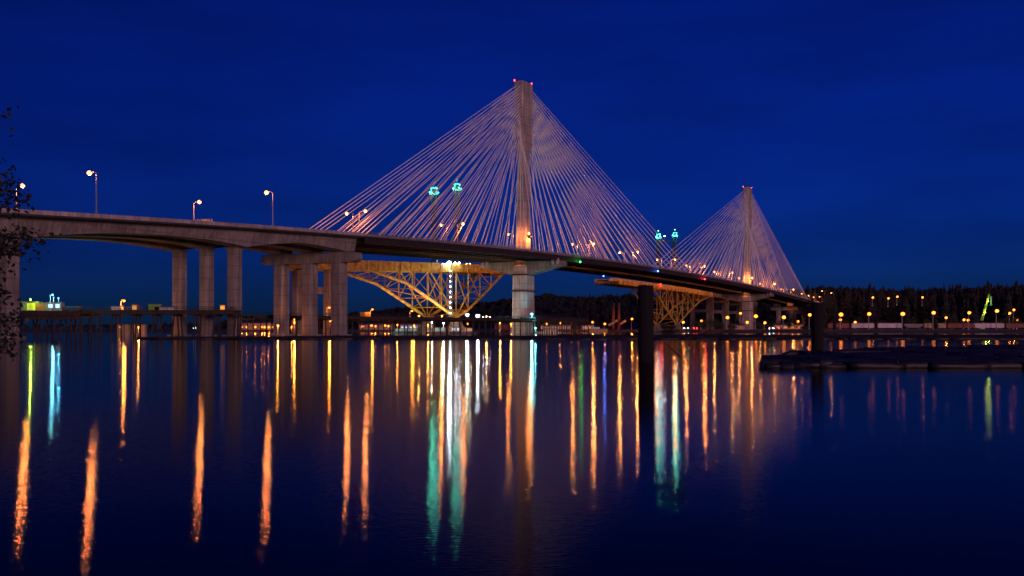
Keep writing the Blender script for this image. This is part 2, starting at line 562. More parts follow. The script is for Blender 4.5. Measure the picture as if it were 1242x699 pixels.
TOPZ = 139.5
for ti, ts in enumerate(TOW):
    d = zd(ts)
    up = TOPZ if ti == 0 else TOPZ + 0.5
    mb = MB()
    zs = [(-3, 11.5, 12.5), (0.8, 11.5, 12.5), (1.0, 9.3, 11), (d - 5.5, 8.6, 10.2), (d - 4, 6.8, 7.5), (d + 2, 6.4, 6.6), (100, 5.4, 5.8),
          (105.5, 5.4, 12.0), (up, 5.6, 12.8)]
    mb.ring([oct_ring(ts, 0, a, b, z, 0.7) for z, a, b in zs])
    tower = mb.build("tower", M['conc_tower'], bridge)
    # toothed cable anchor ribs on both outward faces
    for w in (-1.6, 1.6):
        for sg in (-1, 1):
            mb = MB(); rings = []
            for k in range(19):
                z = 105.4 + k * 1.78
                for zz, dep in ((0, .25), (.55, .25), (.6, .8), (1.2, .8), (1.25, .25)):
                    zt_ = min(z + zz, up - .3)
                    rings.append([B(ts + sg * 5.8, w - .35, zt_), B(ts + sg * (6.1 + dep), w - .3, zt_), B(ts + sg * (6.1 + dep), w + .3, zt_), B(ts + sg * 5.8, w + .35, zt_)])
            mb.ring(rings)
            mb.build("anchor_rib", M['conc_tower'], tower)
    mb = MB()
    for w in (-2.6, 2.6):
        mb.path([B(ts - 6.1, w, up + 1.1), B(ts + 6.1, w, up + 1.1)], 0.08, 4)
        for q in frange(-6.1, 6.1, 1.5):
            mb.tube(B(ts + q, w, up), B(ts + q, w, up + 1.1), 0.06, n=4)
    for q in (-6.1, 6.1):
        mb.path([B(ts + q, -2.6, up + 1.1), B(ts + q, 2.6, up + 1.1)], 0.08, 4)
    mb.build("top_railing", M['dark_steel'], tower)
    for sw in ((-6.0, -2.5), (5.0, 2.5)):
        mb = MB(); mb.tube(B(ts + sw[0], sw[1], up), B(ts + sw[0], sw[1], up + .5), 0.12); mb.sphere(B(ts + sw[0], sw[1], up + .7), 0.3)
        bo = mb.build("beacon", M['bulb_red'], tower)
    # bracket lamp added to wash the near shaft face, beyond the median lamp's reach
    mb = MB(); mb.box(B(ts, 4.6, d + 11.2), (3.0, 2.2, .35), AX); mb.box(B(ts, 3.4, d + 10.8), (1.6, .5, 1.2), AX)
    dl = mb.build("added_downlight", M['dark_steel'], tower)
    mb = MB(); mb.box(B(ts, 5.0, d + 10.95), (1.6, .7, .12), AX); mb.build("lens", M['bulb_sodium'], dl)
    ld = bpy.data.lights.new("added_downlight_light", 'SPOT'); ld.energy = 5200; ld.color = (1, .40, .08); ld.spot_size = radians(172); ld.spot_blend = .1; ld.shadow_soft_size = .3
    lo = bpy.data.objects.new("added_downlight_light", ld); scene.collection.objects.link(lo); lo.parent = tower
    lo.location = B(ts, 5.3, d + 10.6) - origin_of(tower)
    # hammerhead cross-beam
    mb = MB()
    rings = []
    for w, dep in ((-24.6, 2.6), (-22, 3.0), (-5, 7.2), (5, 7.2), (22, 3.0), (24.6, 2.6)):
        zt = d - 3.0
        rings.append([B(ts - 4.4, w, zt - dep), B(ts + 4.4, w, zt - dep), B(ts + 4.4, w, zt), B(ts - 4.4, w, zt)])
    mb.ring(rings)
    mb.build("crossbeam", M['conc'], tower)
    for w in (20.4, 23.4, -20.4, -23.4):
        mb = MB(); mb.box(B(ts - 4.9, w, d - 3.4), (1.4, 0.9, 3.2), WX); mb.build("bearing_block", M['conc_tower'], tower)
    # maintenance rails round the shaft
    for z in (d - 10.5, d - 19.5):
        mb = MB(); mb.ring([oct_ring(ts, 0, 9.9, 11.4, z, .7), oct_ring(ts, 0, 9.9, 11.4, z + 0.7, .7)]); mb.build("formwork_band", M['dark_steel'], tower)

# stays: four planes, 18 each side of each tower
anch_side = [12 + i * 10.3 for i in range(14)] + [156, 159.5, 163, 166.5]
anch_main = [12 + i * 12.75 for i in range(18)]
stays = []
for ti, ts in enumerate(TOW):
    for w in (-23.2, -4.3, 4.3, 23.2):
        for sg in (-1, 1):
            an = anch_side if (sg < 0) == (ti == 0) else anch_main
            for k, a in enumerate(an):
                s = ts + sg * a
                zt = 106.5 + k * 1.78
                stays.append((ti, w, sg, k, B(s, w, zd(s) + 0.5), B(ts + sg * 6.4, 1.6 if w > 0 else -1.6, zt), s))
stays.sort(key=lambda q: (q[4] - Vector((0, 0, H))).length)
near, rest = [q for q in stays if q[0] == 0 and (q[2] < 0 or q[1] > 0)], None
near = near[:100]
ids = set(id(q) for q in near)
rest_mb = MB()
for q in stays:
    mb = MB() if id(q) in ids else rest_mb
    a, b = q[4], q[5]
    mb.tube(a, b, 0.165, 0.165, n=5, cap=False)
    mb.tube(a + Vector((0, 0, -0.5)), a + (b - a).normalized() * 2.6, 0.27, 0.27, n=5)
    if id(q) in ids:
        mb.build("stay_cable", M['cable'], bridge, smooth=True)
tag(rest_mb.build("stay_cables", M['cable'], bridge, smooth=True), kind="stuff")


# ================================================================== approach viaducts
def pier(parent, s, wcs, cap, a, b, ztop, name="pier", m=None):
    m = m or M['conc']
    if cap:
        mb = MB(); rings = []
        zt = ztop
        for w, dep, wid in ((cap[0], 1.6, 3.2), (cap[0] + 1.0, 3.4, 4.6), (cap[0] + 3, 4.0, 5.2), (cap[1] - 3, 4.0, 5.2), (cap[1] - 1.0, 3.4, 4.6), (cap[1], 1.6, 3.2)):
            zc = zt - 2.0
            rings.append([B(s - wid / 2, w, zc - dep / 2), B(s + wid / 2, w, zc - dep / 2), B(s + wid / 2, w, zc + dep / 2), B(s - wid / 2, w, zc + dep / 2)])
        mb.ring(rings)
        p = mb.build(name, m, parent)
        ctop = zt - 4.0
    else:
        mb = MB()
        for w in wcs:
            mb.box(B(s, w, ztop - .3), (a * 1.05, b * 1.05, 0.6), WX)
        p = mb.build(name, m, parent)
        ctop = ztop - 0.6
    for w in wcs:
        mb = MB()
        mb.ring([oct_ring(s, w, a + 2.4, b + 2.4, -3), oct_ring(s, w, a + 2.4, b + 2.4, 0.7), oct_ring(s, w, a, b, 0.72), oct_ring(s, w, a, b, ctop)])
        mb.build("column", m, p)
    return p


def viaduct(sa, sb, supports, label):
    root = thing("approach_viaduct", B((sa + sb) / 2, 0, 0), label, "viaduct", None)
    ss = frange(sa, sb, 6)
    def depth(s):
        dd = min(abs(s - q) for q in supports)
        t = min(1, dd / 38.0)
        return 6.1 - 2.6 * (1 - (1 - t) ** 2)
    for c in (-15.6, 0, 15.6):
        mb = MB()
        sweep(mb, lambda s: [(c - 3.2, -depth(s)), (c + 3.2, -depth(s)), (c + 4.2, -0.9), (c + 7.55, -0.55), (c + 7.55, -0.1), (c - 7.55, -0.1), (c - 7.55, -0.55), (c - 4.2, -0.9)], ss)
        mb.build("box_girder", M['conc'], root)
    mb = MB()
    sweep(mb, lambda s: [(-24, -0.5), (24, -0.5), (24, 0), (-24, 0)], ss)
    mb.build("roadway", M['asphalt'], root)
    for e, dd in ((-24, 1), (24, -1), (0, 1)):
        mb = MB()
        lo = (e - .42, e + .05) if dd < 0 else (e - .05, e + .42)
        if e == 0: lo = (-.3, .3)
        sweep(mb, lambda s: [(lo[0], 0.004), (lo[1], 0.004), (lo[1] - .08, 1.15), (lo[0] + .08, 1.15)], ss)
        mb.build("parapet", M['conc_tower'], root)
    for s in supports:
        yield_pier = True
    return root, depth


left_v, ldep = viaduct(-470, S0 - 0.6, [-182, -238, -322, -402], "concrete box girder approach viaduct on triple columns at the near end of the bridge")
pier(left_v, -183, (-14.3, 0.2, 14.7), (-23.4, 24.6), 5.4, 4.8, zd(-183) - 6.1)
for s, sp in ((-237.8, 12.9), (-322, 13.5), (-402, 13.5)):
    pier(left_v, s, (-sp, 0, sp), None, 4.5, 3.9, zd(s) - 6.0)
right_v, rdep = viaduct(S1 + 0.6, 900, [657, 735, 820], "far approach viaduct running onto the shore behind the second bridge tower")
for s in (657, 735, 820):
    pier(right_v, s, (-14.3, 0.2, 14.7), (-23.4, 24.6), 5.2, 4.6, zd(s) - 6.1)


# ================================================================== old arch bridge (being taken down)
def yellow_girder(root, a, b, m, depth=5.0):
    mb = MB()
    ss = frange(a, b, 10)
    for w in (-50, -70):
        rings = [[B(s, w - .5, zo(s) - depth), B(s, w + .5, zo(s) - depth), B(s, w + .5, zo(s)), B(s, w - .5, zo(s))] for s in ss]
        mb.ring(rings)
    rings = [[B(s, -69, zo(s) - 1.0), B(s, -51, zo(s) - 1.0), B(s, -51, zo(s) - .3), B(s, -69, zo(s) - .3)] for s in ss]
    mb.ring(rings)
    for s in frange(a, b, 10):
        mb.beam(B(s, -69.4, zo(s) - 3), B(s, -50.6, zo(s) - 3), .5, 2.2)
        for w in (-49.3, -70.7):
            mb.beam(B(s, w, zo(s) - depth), B(s, w, zo(s)), .25, .25)
    return mb.build("deck_girder", m, root)


def interp(pts, s):
    for (a, za), (b, zb) in zip(pts, pts[1:]):
        if s <= b: return za + (zb - za) * (s - a) / (b - a)
    return pts[-1][1]


def arch_half(root, base_s, left_pts, right_pts, panels_l, panels_r):
    """left_pts/right_pts: (s, z) along the bottom rib"""
    for w in (-50, -70):
        for pts in (left_pts, right_pts):
            mb = MB()
            mb.path([B(s, w, z) for s, z in pts], 0.95, 4)
            mb.build("arch_rib", M['yellow'], root)
        mb = MB()
        for pts, pan in ((left_pts, panels_l), (right_pts, panels_r)):
            sp = sorted(pts)
            prev = None
            for s in pan:
                zb, zt = interp(sp, s), zo(s) - 5
                mb.beam(B(s, w, zb), B(s, w, zt), 0.62, 0.62)
                if prev is not None:
                    pz = interp(sp, prev)
                    lo, hi = (prev, s) if interp(sp, prev) < zb else (s, prev)
                    mb.beam(B(lo, w, zo(lo) - 5), B(hi, w, interp(sp, hi)), 0.42, 0.42)
                prev = s
        for ds in (-28, 27):
            s = base_s + ds
            mb.beam(B(base_s, w, 10), B(s, w, zo(s) - 5), 0.6, 0.6)
        mb.build("truss_web", M['yellow'], root)
    mb = MB()
    for pts, pan in ((left_pts, panels_l), (right_pts, panels_r)):
        sp = sorted(pts)
        prev = None
        for i, s in enumerate(pan):
            z = interp(sp, s)
            mb.beam(B(s, -50, z), B(s, -70, z), .45, .45)
            if prev is not None:
                pz = interp(sp, prev)
                if i % 2: mb.beam(B(s, -50, z), B(prev, -70, pz), .35, .35)
                else: mb.beam(B(s, -70, z), B(prev, -50, pz), .35, .35)
            if zo(s) - 5 - z > 12 and i % 2 == 0:
                mb.beam(B(s, -50, z), B(s, -70, zo(s) - 6), .3, .3)
            prev = s
    mb.build("cross_bracing", M['yellow'], root)
    mb = MB()
    for w in (-50, -70):
        mb.ring([oct_ring(base_s, w, 9, 10, -3), oct_ring(base_s, w, 9, 10, 3), oct_ring(base_s, w, 6, 7, 5), oct_ring(base_s, w, 5, 5, 8.6)])
    mb.box(B(base_s, -60, 1.5), (14, 6, 3), WX)
    mb.build("bearing_pier", M['conc_dark'], root)


def frame_pier(root, s, zt, levels):
    mb = MB()
    for w in (-50, -70):
        mb.ring([oct_ring(s, w, 4.6, 4.2, -3, .4), oct_ring(s, w, 4.2, 3.8, zt, .4)])
    for z in levels:
        mb.box(B(s, -60, z), (18, 3.0, 3.2), WX)
    mb.build("pier_frame", M['conc_dark'], root)


old1 = thing("arch_bridge", B(10, -60, 0), "half dismantled yellow steel arch with truss posts, lit up between pier and first tower", "bridge")
yellow_girder(old1, -118, 62, M['yellow'])
yellow_girder(old1, 63, 100, M['primer'])
arch_half(old1, 10, [(10, 9.5), (-18, 19.7), (-42, 28), (-76, zo(-76) - 4.5)], [(10, 9.5), (24, 14.5), (45, 25.5), (68, zo(68) - 4.5)],
          [-62, -48, -34, -20, -6], [10, 24, 38, 52, 64])
frame_pier(old1, -108, zo(-108) - 5, (21.5, 33.3))
# tall bright stair tower
mb = MB()
for dx in (-1, 1):
    for dy in (-1, 1):
        mb.beam(B(-7 + dx, -44 + dy, 9), B(-7 + dx, -44 + dy, 37), .14, .14)
for z in range(10, 37, 3):
    mb.box(B(-7, -44, z), (2.1, 2.1, .12), AX)
    mb.beam(B(-8, -43, z), B(-6, -43, z + 3), .12, .12)
st = mb.build("stair_tower", M['galv'], old1)
mb = MB()
for z in range(11, 37, 3):
    mb.sphere(B(-8.2, -42.7, z + 1), 0.24)
mb.build("stair_light", M['bulb_white'], st)

old2 = thing("arch_bridge", B(408, -60, 0), "far yellow steel arch half behind the far tower, its deck cut off", "bridge")
yellow_girder(old2, 262, 520, M['yellow'], 4.6)
yellow_girder(old2, 521, 700, M['primer'], 4.2)
arch_half(old2, 408, [(408, 6.5), (376, 22), (343, zo(343) - 4.2)], [(408, 6.5), (449, 22), (480, 31.5), (512, zo(512) - 4.2)],
          [346, 362, 378, 394], [408, 424, 440, 456, 472, 488, 502])
for s in (516, 572, 630, 690):
    frame_pier(old2, s, zo(s) - 4.4, (zo(s) - 6, 22))
mb = MB(); mb.path([B(246, -50, 42.2), B(262, -50, 42.6)], 1.6, 8); mb.path([B(246, -50, 42.2), B(244.6, -50, 42.1)], 1.3, 8)
mb.build("girder_nose", M['yellow'], old2)


# floodlights on the old bridge and the work site
def flood(px, py, s=None, w=-60, Y=None, power=9000, col=WHITE, mat_='bulb_white', r=0.9, label="", group=None, base=None, name="floodlight", pole=True):
    """a floodlight on a short post: place = bridge place (s, w) or distance Y"""
    if s is not None:
        p = B(s_of(px, w), w); Y = p.y
        p.z = zat(py, Y)
    else:
        p = at(px, Y, zat(py, Y))
    zb = base if base is not None else p.z - 2.5
    t = thing(name, (p.x, p.y, zb), label, "floodlight", group)
    if pole:
        mb = MB(); mb.tube((p.x, p.y, zb), (p.x, p.y, p.z - .2), 0.12); mb.build("pole", M['galv'], t)
    back = Vector((p.x, p.y, 0)).normalized()
    mb = MB(); mb.box((p.x + back.x * .75 * r, p.y + back.y * .75 * r, p.z), (2.1 * r, .5 * r, 1.5 * r), (back.y, -back.x, 0)); mb.build("housing", M['dark_steel'], t)
    mb = MB(); mb.sphere(p, r * .55, 10, 6); mb.build("bulb", M[mat_], t, True)
    point(t, (-back.x * (r + .2), -back.y * (r + .2), p.z - zb), power, col, r * .5)
    return t


flood(545, 318.6, s=1, w=-49.5, power=15000, r=1.3, base=zo(20), label="largest white floodlight glaring on the deck edge of the yellow arch")
for px, q in ((552, "first"), (557, "second")):
    flood(px, 318.9, s=1, w=-49.5, power=2500, r=.6, base=zo(20), label="small white work light just beside the largest floodlight, %s in line" % q, group="deck work lights")
for px, q in ((566, "far"), (570, "near")):
    flood(px, 320, s=1, w=-55, power=1500, r=.5, base=zo(40), col=(1, .8, .5), mat_='bulb_deck', label="warm work light on the %s side of the yellow deck end" % q, group="deck work lights")
flood(566.7, 382, Y=560, power=7000, r=1.1, col=(.6, 1, .85), mat_='bulb_white', base=8.8, label="greenish white floodlight on the trestle, leftmost of the two near the arch foot")
flood(579.5, 383.4, Y=560, power=14000, r=1.25, base=8.8, label="brightest white floodlight on the trestle beside the arch foot")
for i, px in enumerate((586, 590, 594)):
    flood(px, 384.5, Y=575, power=600, r=.35, base=8.8, label="tiny white lamp, %s after the brightest trestle floodlight" % ordinal(i), group="small trestle lamps")
flood(645, 381, Y=540, power=13000, r=.75, col=(.12, .75, .95), mat_='bulb_cyan', base=8.8, label="cyan floodlight on the trestle in front of the first tower base")
flood(649.5, 398, Y=538, power=3500, r=.55, col=(.15, .9, .9), mat_='bulb_cyan', base=1.2, label="lower cyan light near the waterline under the trestle by the tower")
for i, (px, pw) in enumerate(((508, 14000), (536, 14000), (590, 8000))):  # sodium floods added on the trestle to brighten the arch steel
    flood(px, 383.5, Y=556, power=pw, r=.5, col=(1, .42, .06), mat_='bulb_sodium', base=8.8, label="added orange floodlight on the trestle brightening the arch, %s from the left" % ordinal(i), group="added orange arch floodlights")
flood(524, 391, Y=570, power=5000, r=.5, col=(.9, 1, .75), base=1.5, label="pale light under the trestle at the arch pier")
flood(538, 392, Y=575, power=9000, r=.5, col=(.95, 1, .7), base=1.5, label="yellowish white light under the trestle below the arch")
# sodium lights that light the steel from below
for px, py, Y, pw, lb in ((502, 395, 560, 5000, "orange lamp close to the water left of the arch foot"),
                          (519, 394, 565, 5000, "orange lamp by the arch foot beneath the trestle"),
                          (482, 394, 600, 3000, "orange lamp in the middle of the small lamps left of the arch"),
                          (606.5, 390.6, 590, 12000, "bright orange lamp under the trestle left of the tower base"),
                          (619.8, 392.8, 590, 9000, "orange lamp beneath the trestle touching the tower base"),
                          (400.6, 389.5, 470, 5000, "orange lamp between the two nearest viaduct columns"),
                          (357, 391.5, 470, 4500, "orange lamp between the far and middle viaduct columns"),
                          (357, 387, 470, 2500, "second orange lamp right above another between viaduct columns"),
                          (337, 395, 392, 3500, "orange lamp at the foot of the far viaduct column on its left"),
                          (353.6, 396.6, 470, 2000, "small orange lamp low between the far and middle viaduct columns")):
    flood(px, py, Y=Y, power=pw, r=.5, col=SOD, mat_='bulb_sodium', base=0.3, label=lb, group="orange site lamps", name="site_lamp")


# navigation lights hanging under the decks
def nav(px, py, w, mat_, col, label, pw=500):
    s = s_of(px, w); p = B(s, w); p.z = zat(py, p.y)
    t = thing("navigation_light", p, label, "lamp")
    mb = MB(); mb.sphere(p, .42); mb.build("bulb", M[mat_], t, True)
    mb = MB(); mb.tube(p + Vector((0, 0, .3)), p + Vector((0, 0, 1.6)), .07); mb.build("hanger", M['galv'], t)
    point(t, (WX * 1.0), pw, col, .4)


nav(703.6, 317.8, 24.4, 'bulb_green', (.05, 1, .1), "green navigation light under the edge girder beside the first tower", 450)
nav(798, 329, 24.4, 'bulb_blue', (.05, .15, 1), "blue light on the edge girder of the new bridge above the black pile", 900)
nav(732, 335, -50, 'bulb_blue', (.05, .15, 1), "blue light hanging in open air just before the cut end of the yellow deck", 4000)
nav(801.4, 344, -49, 'bulb_red', (1, .04, .04), "red light on the yellow deck right of the black pile", 1800)
nav(854.9, 338.7, 24.4, 'bulb_red', (1, .04, .04), "red light under the edge girder before the second tower", 1500)


# ================================================================== erection masts with clustered lamps
def mast(px, ytop, w, label, sc=1.0):
    s = s_of(px, w); p = B(s, w)
    zb = zo(s) if (s < 100 or s > 262) else 43
    zt = zat(ytop, p.y)
    t = thing("work_mast", (p.x, p.y, zb), label, "mast", "dark masts with lamp clusters behind the stays")
    mb = MB(); a = 1.3
    c = [Vector((x, y, 0)) for x, y in ((-a, -a), (a, -a), (a, a), (-a, a))]
    for k in range(4):
        mb.beam(p + c[k] + Vector((0, 0, zb)), p + c[k] + Vector((0, 0, zt - 2)), .75, .75)
    z = zb; i = 0
    while z + 2.4 < zt - 2:
        for k in range(4):
            a_, b_ = c[k], c[(k + 1) % 4]
            if i % 2: a_, b_ = b_, a_
            mb.beam(p + a_ + Vector((0, 0, z)), p + b_ + Vector((0, 0, z + 2.4)), .3, .3)
            mb.beam(p + a_ + Vector((0, 0, z)), p + b_ + Vector((0, 0, z)), .16, .16)
        z += 2.4; i += 1
    mb.build("lattice_shaft", M['dark_steel'], t)
    mb = MB()
    mb.box(p + Vector((0, 0, zt - 6.2)), (4.8, 4.8, .4), (1, 0, 0))
    mb.box(p + Vector((0, 0, zt - 2.4)), (3.4, 3.4, .4), (1, 0, 0))
    for q in c:
        mb.beam(p + q * 1.75 + Vector((0, 0, zt - 6)), p + q * 1.75 + Vector((0, 0, zt - 4.6)), .18, .18)
        mb.beam(p + q * 1.2 + Vector((0, 0, zt - 6)), p + q * 1.2 + Vector((0, 0, zt - 2.4)), .25, .25)
    mb.tube(p + Vector((0, 0, zt - 2.4)), p + Vector((0, 0, zt + .6)), .15)
    mb.build("head_platform", M['teal_steel'], t)
    for dx, dy, dz, mt in ((-3.1, -1, -5, 'bulb_mast'), (-1.2, -3.2, -5.6, 'bulb_teal'), (1.4, -3.1, -4.8, 'bulb_mast'), (3.2, -1, -5.2, 'bulb_teal'),
                           (-1.9, -2, -2.9, 'bulb_teal'), (2.0, -2, -2.8, 'bulb_teal'), (0, 0, .6, 'bulb_mast')):
        mb = MB(); mb.sphere(p + Vector((dx * .78, dy * .78, zt + dz)), .38); mb.build("lamp", M[mt], t, True)
    point(t, (-1.2, -4.4, zt - zb - 5), 8500, TEAL, .7)
    point(t, (1.6, -4.6, zt - zb - 3), 5500, (.1, .9, .9), .7)
    return s, p, zt


m1 = mast(526.5, 223, -52, "tall dark lattice mast topped by teal lamps, leftmost of the four")
m2 = mast(554.5, 219, -60, "tall dark lattice mast topped by teal lamps, second from the left, nearer the first tower")
m3 = mast(798.5, 281, -60, "distant lattice mast with teal lamps, left mast of the pair before the far tower")
m4 = mast(818.5, 279.5, -60, "distant lattice mast with teal lamps, right mast of the pair before the far tower")
mb = MB()
a, b = m3[1].copy(), m4[1].copy(); a.z = m3[2] - 9; b.z = m4[2] - 10
mb.beam(a + (b - a).normalized() * 1.6, b - (b - a).normalized() * 1.6, .7, 1.4)
o = mb.build("mast_beam", M['dark_steel']); tag(o, "thin dark beam spanning between the two distant lamp masts", "beam")
flood(806, 286.5, s=1, w=-58, power=3500, r=.6, base=zat(293, 940), label="round white lamp on the beam between the two distant masts")


# ================================================================== street lamps on the bridge
_lc = {}


def street_lamp(p, ang, h, arm, label, group, power=5200, col=DECKC, bm='bulb_deck', head=1.0, cat="street lamp", name="street_lamp", pm='galv'):
    key = (round(h, 1), arm, bm, head, pm)
    if key not in _lc:
        t = thing(name, (0, 0, 0), "x", cat)
        mb = MB(); mb.path([(0, 0, 0), (0, 0, h * .5), (0, 0, h)], [.16 * head, .13 * head, .10 * head], 6); mb.box((0, 0, .35), (.55, .55, .7)); mb.build("pole", M[pm], t)
        mb = MB(); mb.path([(0, 0, h - .1), (arm * .4, 0, h + .35), (arm, 0, h + .45)], .075 * head, 5); mb.build("arm", M[pm], t)
        mb = MB(); hh = head
        mb.ring([[(arm - .5 * hh, -.2 * hh, h + .38), (arm - .5 * hh, .2 * hh, h + .38), (arm - .5 * hh, .14 * hh, h + .58), (arm - .5 * hh, -.14 * hh, h + .58)],
                 [(arm + .9 * hh, -.28 * hh, h + .38), (arm + .9 * hh, .28 * hh, h + .38), (arm + .9 * hh, .18 * hh, h + .66), (arm + .9 * hh, -.18 * hh, h + .66)]])
        mb.build("lamp_head", M['dark_steel'], t)
        mb = MB(); mb.sphere((arm + .25, 0, h + .2), .52 * hh, 8, 5, sz=(1.1, .9, .9)); mb.build("bulb", M[bm], t, True)
        d = bpy.data.lights.new("lamp_light", 'POINT'); d.energy = power * LK; d.color = col; d.shadow_soft_size = .4
        o = bpy.data.objects.new("lamp_light", d); scene.collection.objects.link(o); o.parent = t; o.location = (arm + .25, 0, h - .55)
        _lc[key] = (t, power); c = t
    else:
        c = copy_tree(_lc[key][0])
        if power != _lc[key][1]:
            for ch in kids(c):
                if ch.type == 'LIGHT':
                    ch.data = ch.data.copy(); ch.data.energy = power * LK
    c.location = p; c.rotation_euler = (0, 0, ang)
    c["label"] = label; c["category"] = cat; c["group"] = group
    return c


A_W = math.atan2(WX.y, WX.x)
gl = "lamps along the bridge roadway"
for px, w, sg, lb in ((20, -23.7, 1, "far side street lamp at the start of the viaduct beside the leafy branches"),
                      (117, 23.75, -1, "near side street lamp, highest in the row along the viaduct"),
                      (235, -23.7, 1, "far side street lamp rising beside the small sign frame on the viaduct"),
                      (331, 23.75, -1, "near side street lamp standing just before the first stay cables")):
    s = s_of(px, w)
    street_lamp(B(s, w, zd(s) + 1.15), A_W if sg > 0 else A_W + pi, 11.4, 2.6, lb, gl, 10500, head=1.35)
pairs = [(428, 435.6), (541.8, 554.8), (None, None), (700, 714.4), (757, 768.2), (802, 814), (837, 850), (871, 884), (None, None), (926, 936), (951, 959)]
names_l = ["where the first stays meet the deck", "beside the lamp masts near the arch", "against the first tower", "just past the first tower", "third past the first tower",
           "below the two distant masts", "next after the distant masts", "two before the far tower", "against the far tower", "just past the far tower", "last pair near the bridge end"]
for i, (a, b) in enumerate(pairs):
    for w, px, sg, sd in ((-3.2, a, -1, "outbound"), (3.2, b, 1, "inbound")):
        if px is None:
            s = (-6 if i == 2 else 463)
        else:
            s = s_of(px, w)
        lb = ("median street lamp with arm to the %s, " % ("left" if sg < 0 else "right")) + names_l[i]
        street_lamp(B(s, w, zd(s)), A_W if sg > 0 else A_W + pi, 12.2, 3.0, lb, gl, head=1.3, power=11000 if i < 3 else 26000)
for i, (px, py) in enumerate(((973.5, 360), (981.7, 360.4), (987.7, 360.4))):
    s = s_of(px, 23.5)
    street_lamp(B(s, 23.6, zd(s) + 1), A_W + pi, 4.0, 0.8, "low orange lamp at the far bridge end, %s of three in a row" % ordinal(i), "low lamps at the bridge end", 900)
for px, py, Y, lb in ((1000, 353, 1130, "street lamp on the approach road, left one behind the second black pile"), (1011, 355.6, 1160, "street lamp on the approach road, right one behind the second black pile"),
                      (997, 360, 1150, "lower street lamp on the approach road behind the second black pile")):
    zt = zat(py, Y)
    street_lamp(at(px, Y, zt - 12), pi, 11.8, 2.6, lb, "approach road lamps", 5000)

# sign frame on the viaduct beside the third lamp
s = s_of(247, -23); c = B(s, -22.5, zd(s))
t = thing("sign_frame", c, "small latticed sign frame hung at deck level beside a viaduct street lamp", "sign frame")
mb = MB()
s1, s2 = s_of(237, -22.5), s_of(257, -22.5)
for z in (3.6, 6.2):
    mb.beam(B(s1, -22.5, zd(s1) + z), B(s2, -22.5, zd(s2) + z + .8), .16, .16)
for i in range(9):
    q = s1 + (s2 - s1) * i / 8; mb.beam(B(q, -22.5, zd(q) + 3.6 + .1 * i), B(q, -22.5, zd(q) + 6.2 + .1 * i), .18, .18)
for q in (s1, s2):
    mb.beam(B(q, -22.5, zd(q)), B(q, -22.5, zd(q) + 6.2), .28, .28)
mb.build("frame", M['galv'], t)
mb = MB(); q = s1 + (s2 - s1) * .62
mb.box(B(q, -22.2, zd(q) + 5.3), (abs(s2 - s1) * .42, .15, 2.6), AX); mb.build("sign_panel", M['car_tan'], t)


# ================================================================== trestles and wharf
def trestle(P, Q, z, width, step, label, cols=3, sway=0.9, lampcol=None, rails=True):
    P, Q = Vector(P), Vector(Q); L = (Q - P).length; d = (Q - P).normalized(); v = Vector((-d.y, d.x, 0))
    t = thing("trestle", P, label, "trestle")
    mb = MB()
    mid = (P + Q) / 2
    mb.box((mid.x, mid.y, z - .25), (L, width, .5), d)
    for o_ in (-width / 2 + .3, 0, width / 2 - .3):
        c = mid + v * o_; mb.box((c.x, c.y, z - .95), (L, .35, .9), d)
    mb.build("deck", M['trestle'], t)
    if rails:
        mb = MB()
        for o_ in (-width / 2 + .1, width / 2 - .1):
            a, b = P + v * o_, Q + v * o_
            for h in (.55, 1.1):
                mb.beam((a.x, a.y, z + h), (b.x, b.y, z + h), .09, .09)
            n = int(L / 3)
            for i in range(n + 1):
                c = a + (b - a) * i / n; mb.beam((c.x, c.y, z), (c.x, c.y, z + 1.15), .1, .1)
        mb.build("railing", M['dark_steel'], t)
    n = int(L / step)
    capmb = MB()
    for i in range(n + 1):
        c = P + d * (i * L / n)
        capmb.beam((c - v * (width / 2 + .4)).to_tuple()[:2] + (z - 1.75,), (c + v * (width / 2 + .4)).to_tuple()[:2] + (z - 1.75,), .6, .7)
        for k in range(cols):
            o_ = -width / 2 + .6 + (width - 1.2) * k / (cols - 1)
            top = c + v * o_; bot = top + d * R.uniform(-.35, .35) * sway + v * ((o_ / width) * 1.2)
            mb = MB(); mb.tube((bot.x, bot.y, -2), (top.x, top.y, z - 2.1), .30, .26, 7); mb.build("timber_pile", M['trestle'], t)
    capmb.build("bent_cap", M['trestle'], t)
    return t


trestle(at(92, 333), at(289, 333), 9.0, 8, 6.0, "dark timber trestle crossing in front of the far group of viaduct columns", 3, 2.2)
trestle(at(-60, 329), at(97, 329), 8.6, 16, 4.6, "dense dark pile wharf at the water's edge left of the trestle", 3, 2.6, rails=False)
trestle(at(300, 409), at(638, 540), 8.5, 9, 9.0, "long work trestle from the viaduct piers to the first tower base", 3)
trestle(at(640, 541), at(706, 640), 9.2, 9, 9.0, "trestle section running on past the first tower base", 3)
a, b = at(26, 321), at(97, 321)
mb = MB()
for z in (6.3, 7.5):
    mb.box(((a.x + b.x) / 2, 320.6, z), (b.x - a.x, .35, 1.05))
tag(mb.build("wharf_fender", M['trestle']), "dark plank fender along the front edge of the pile wharf", "fender")
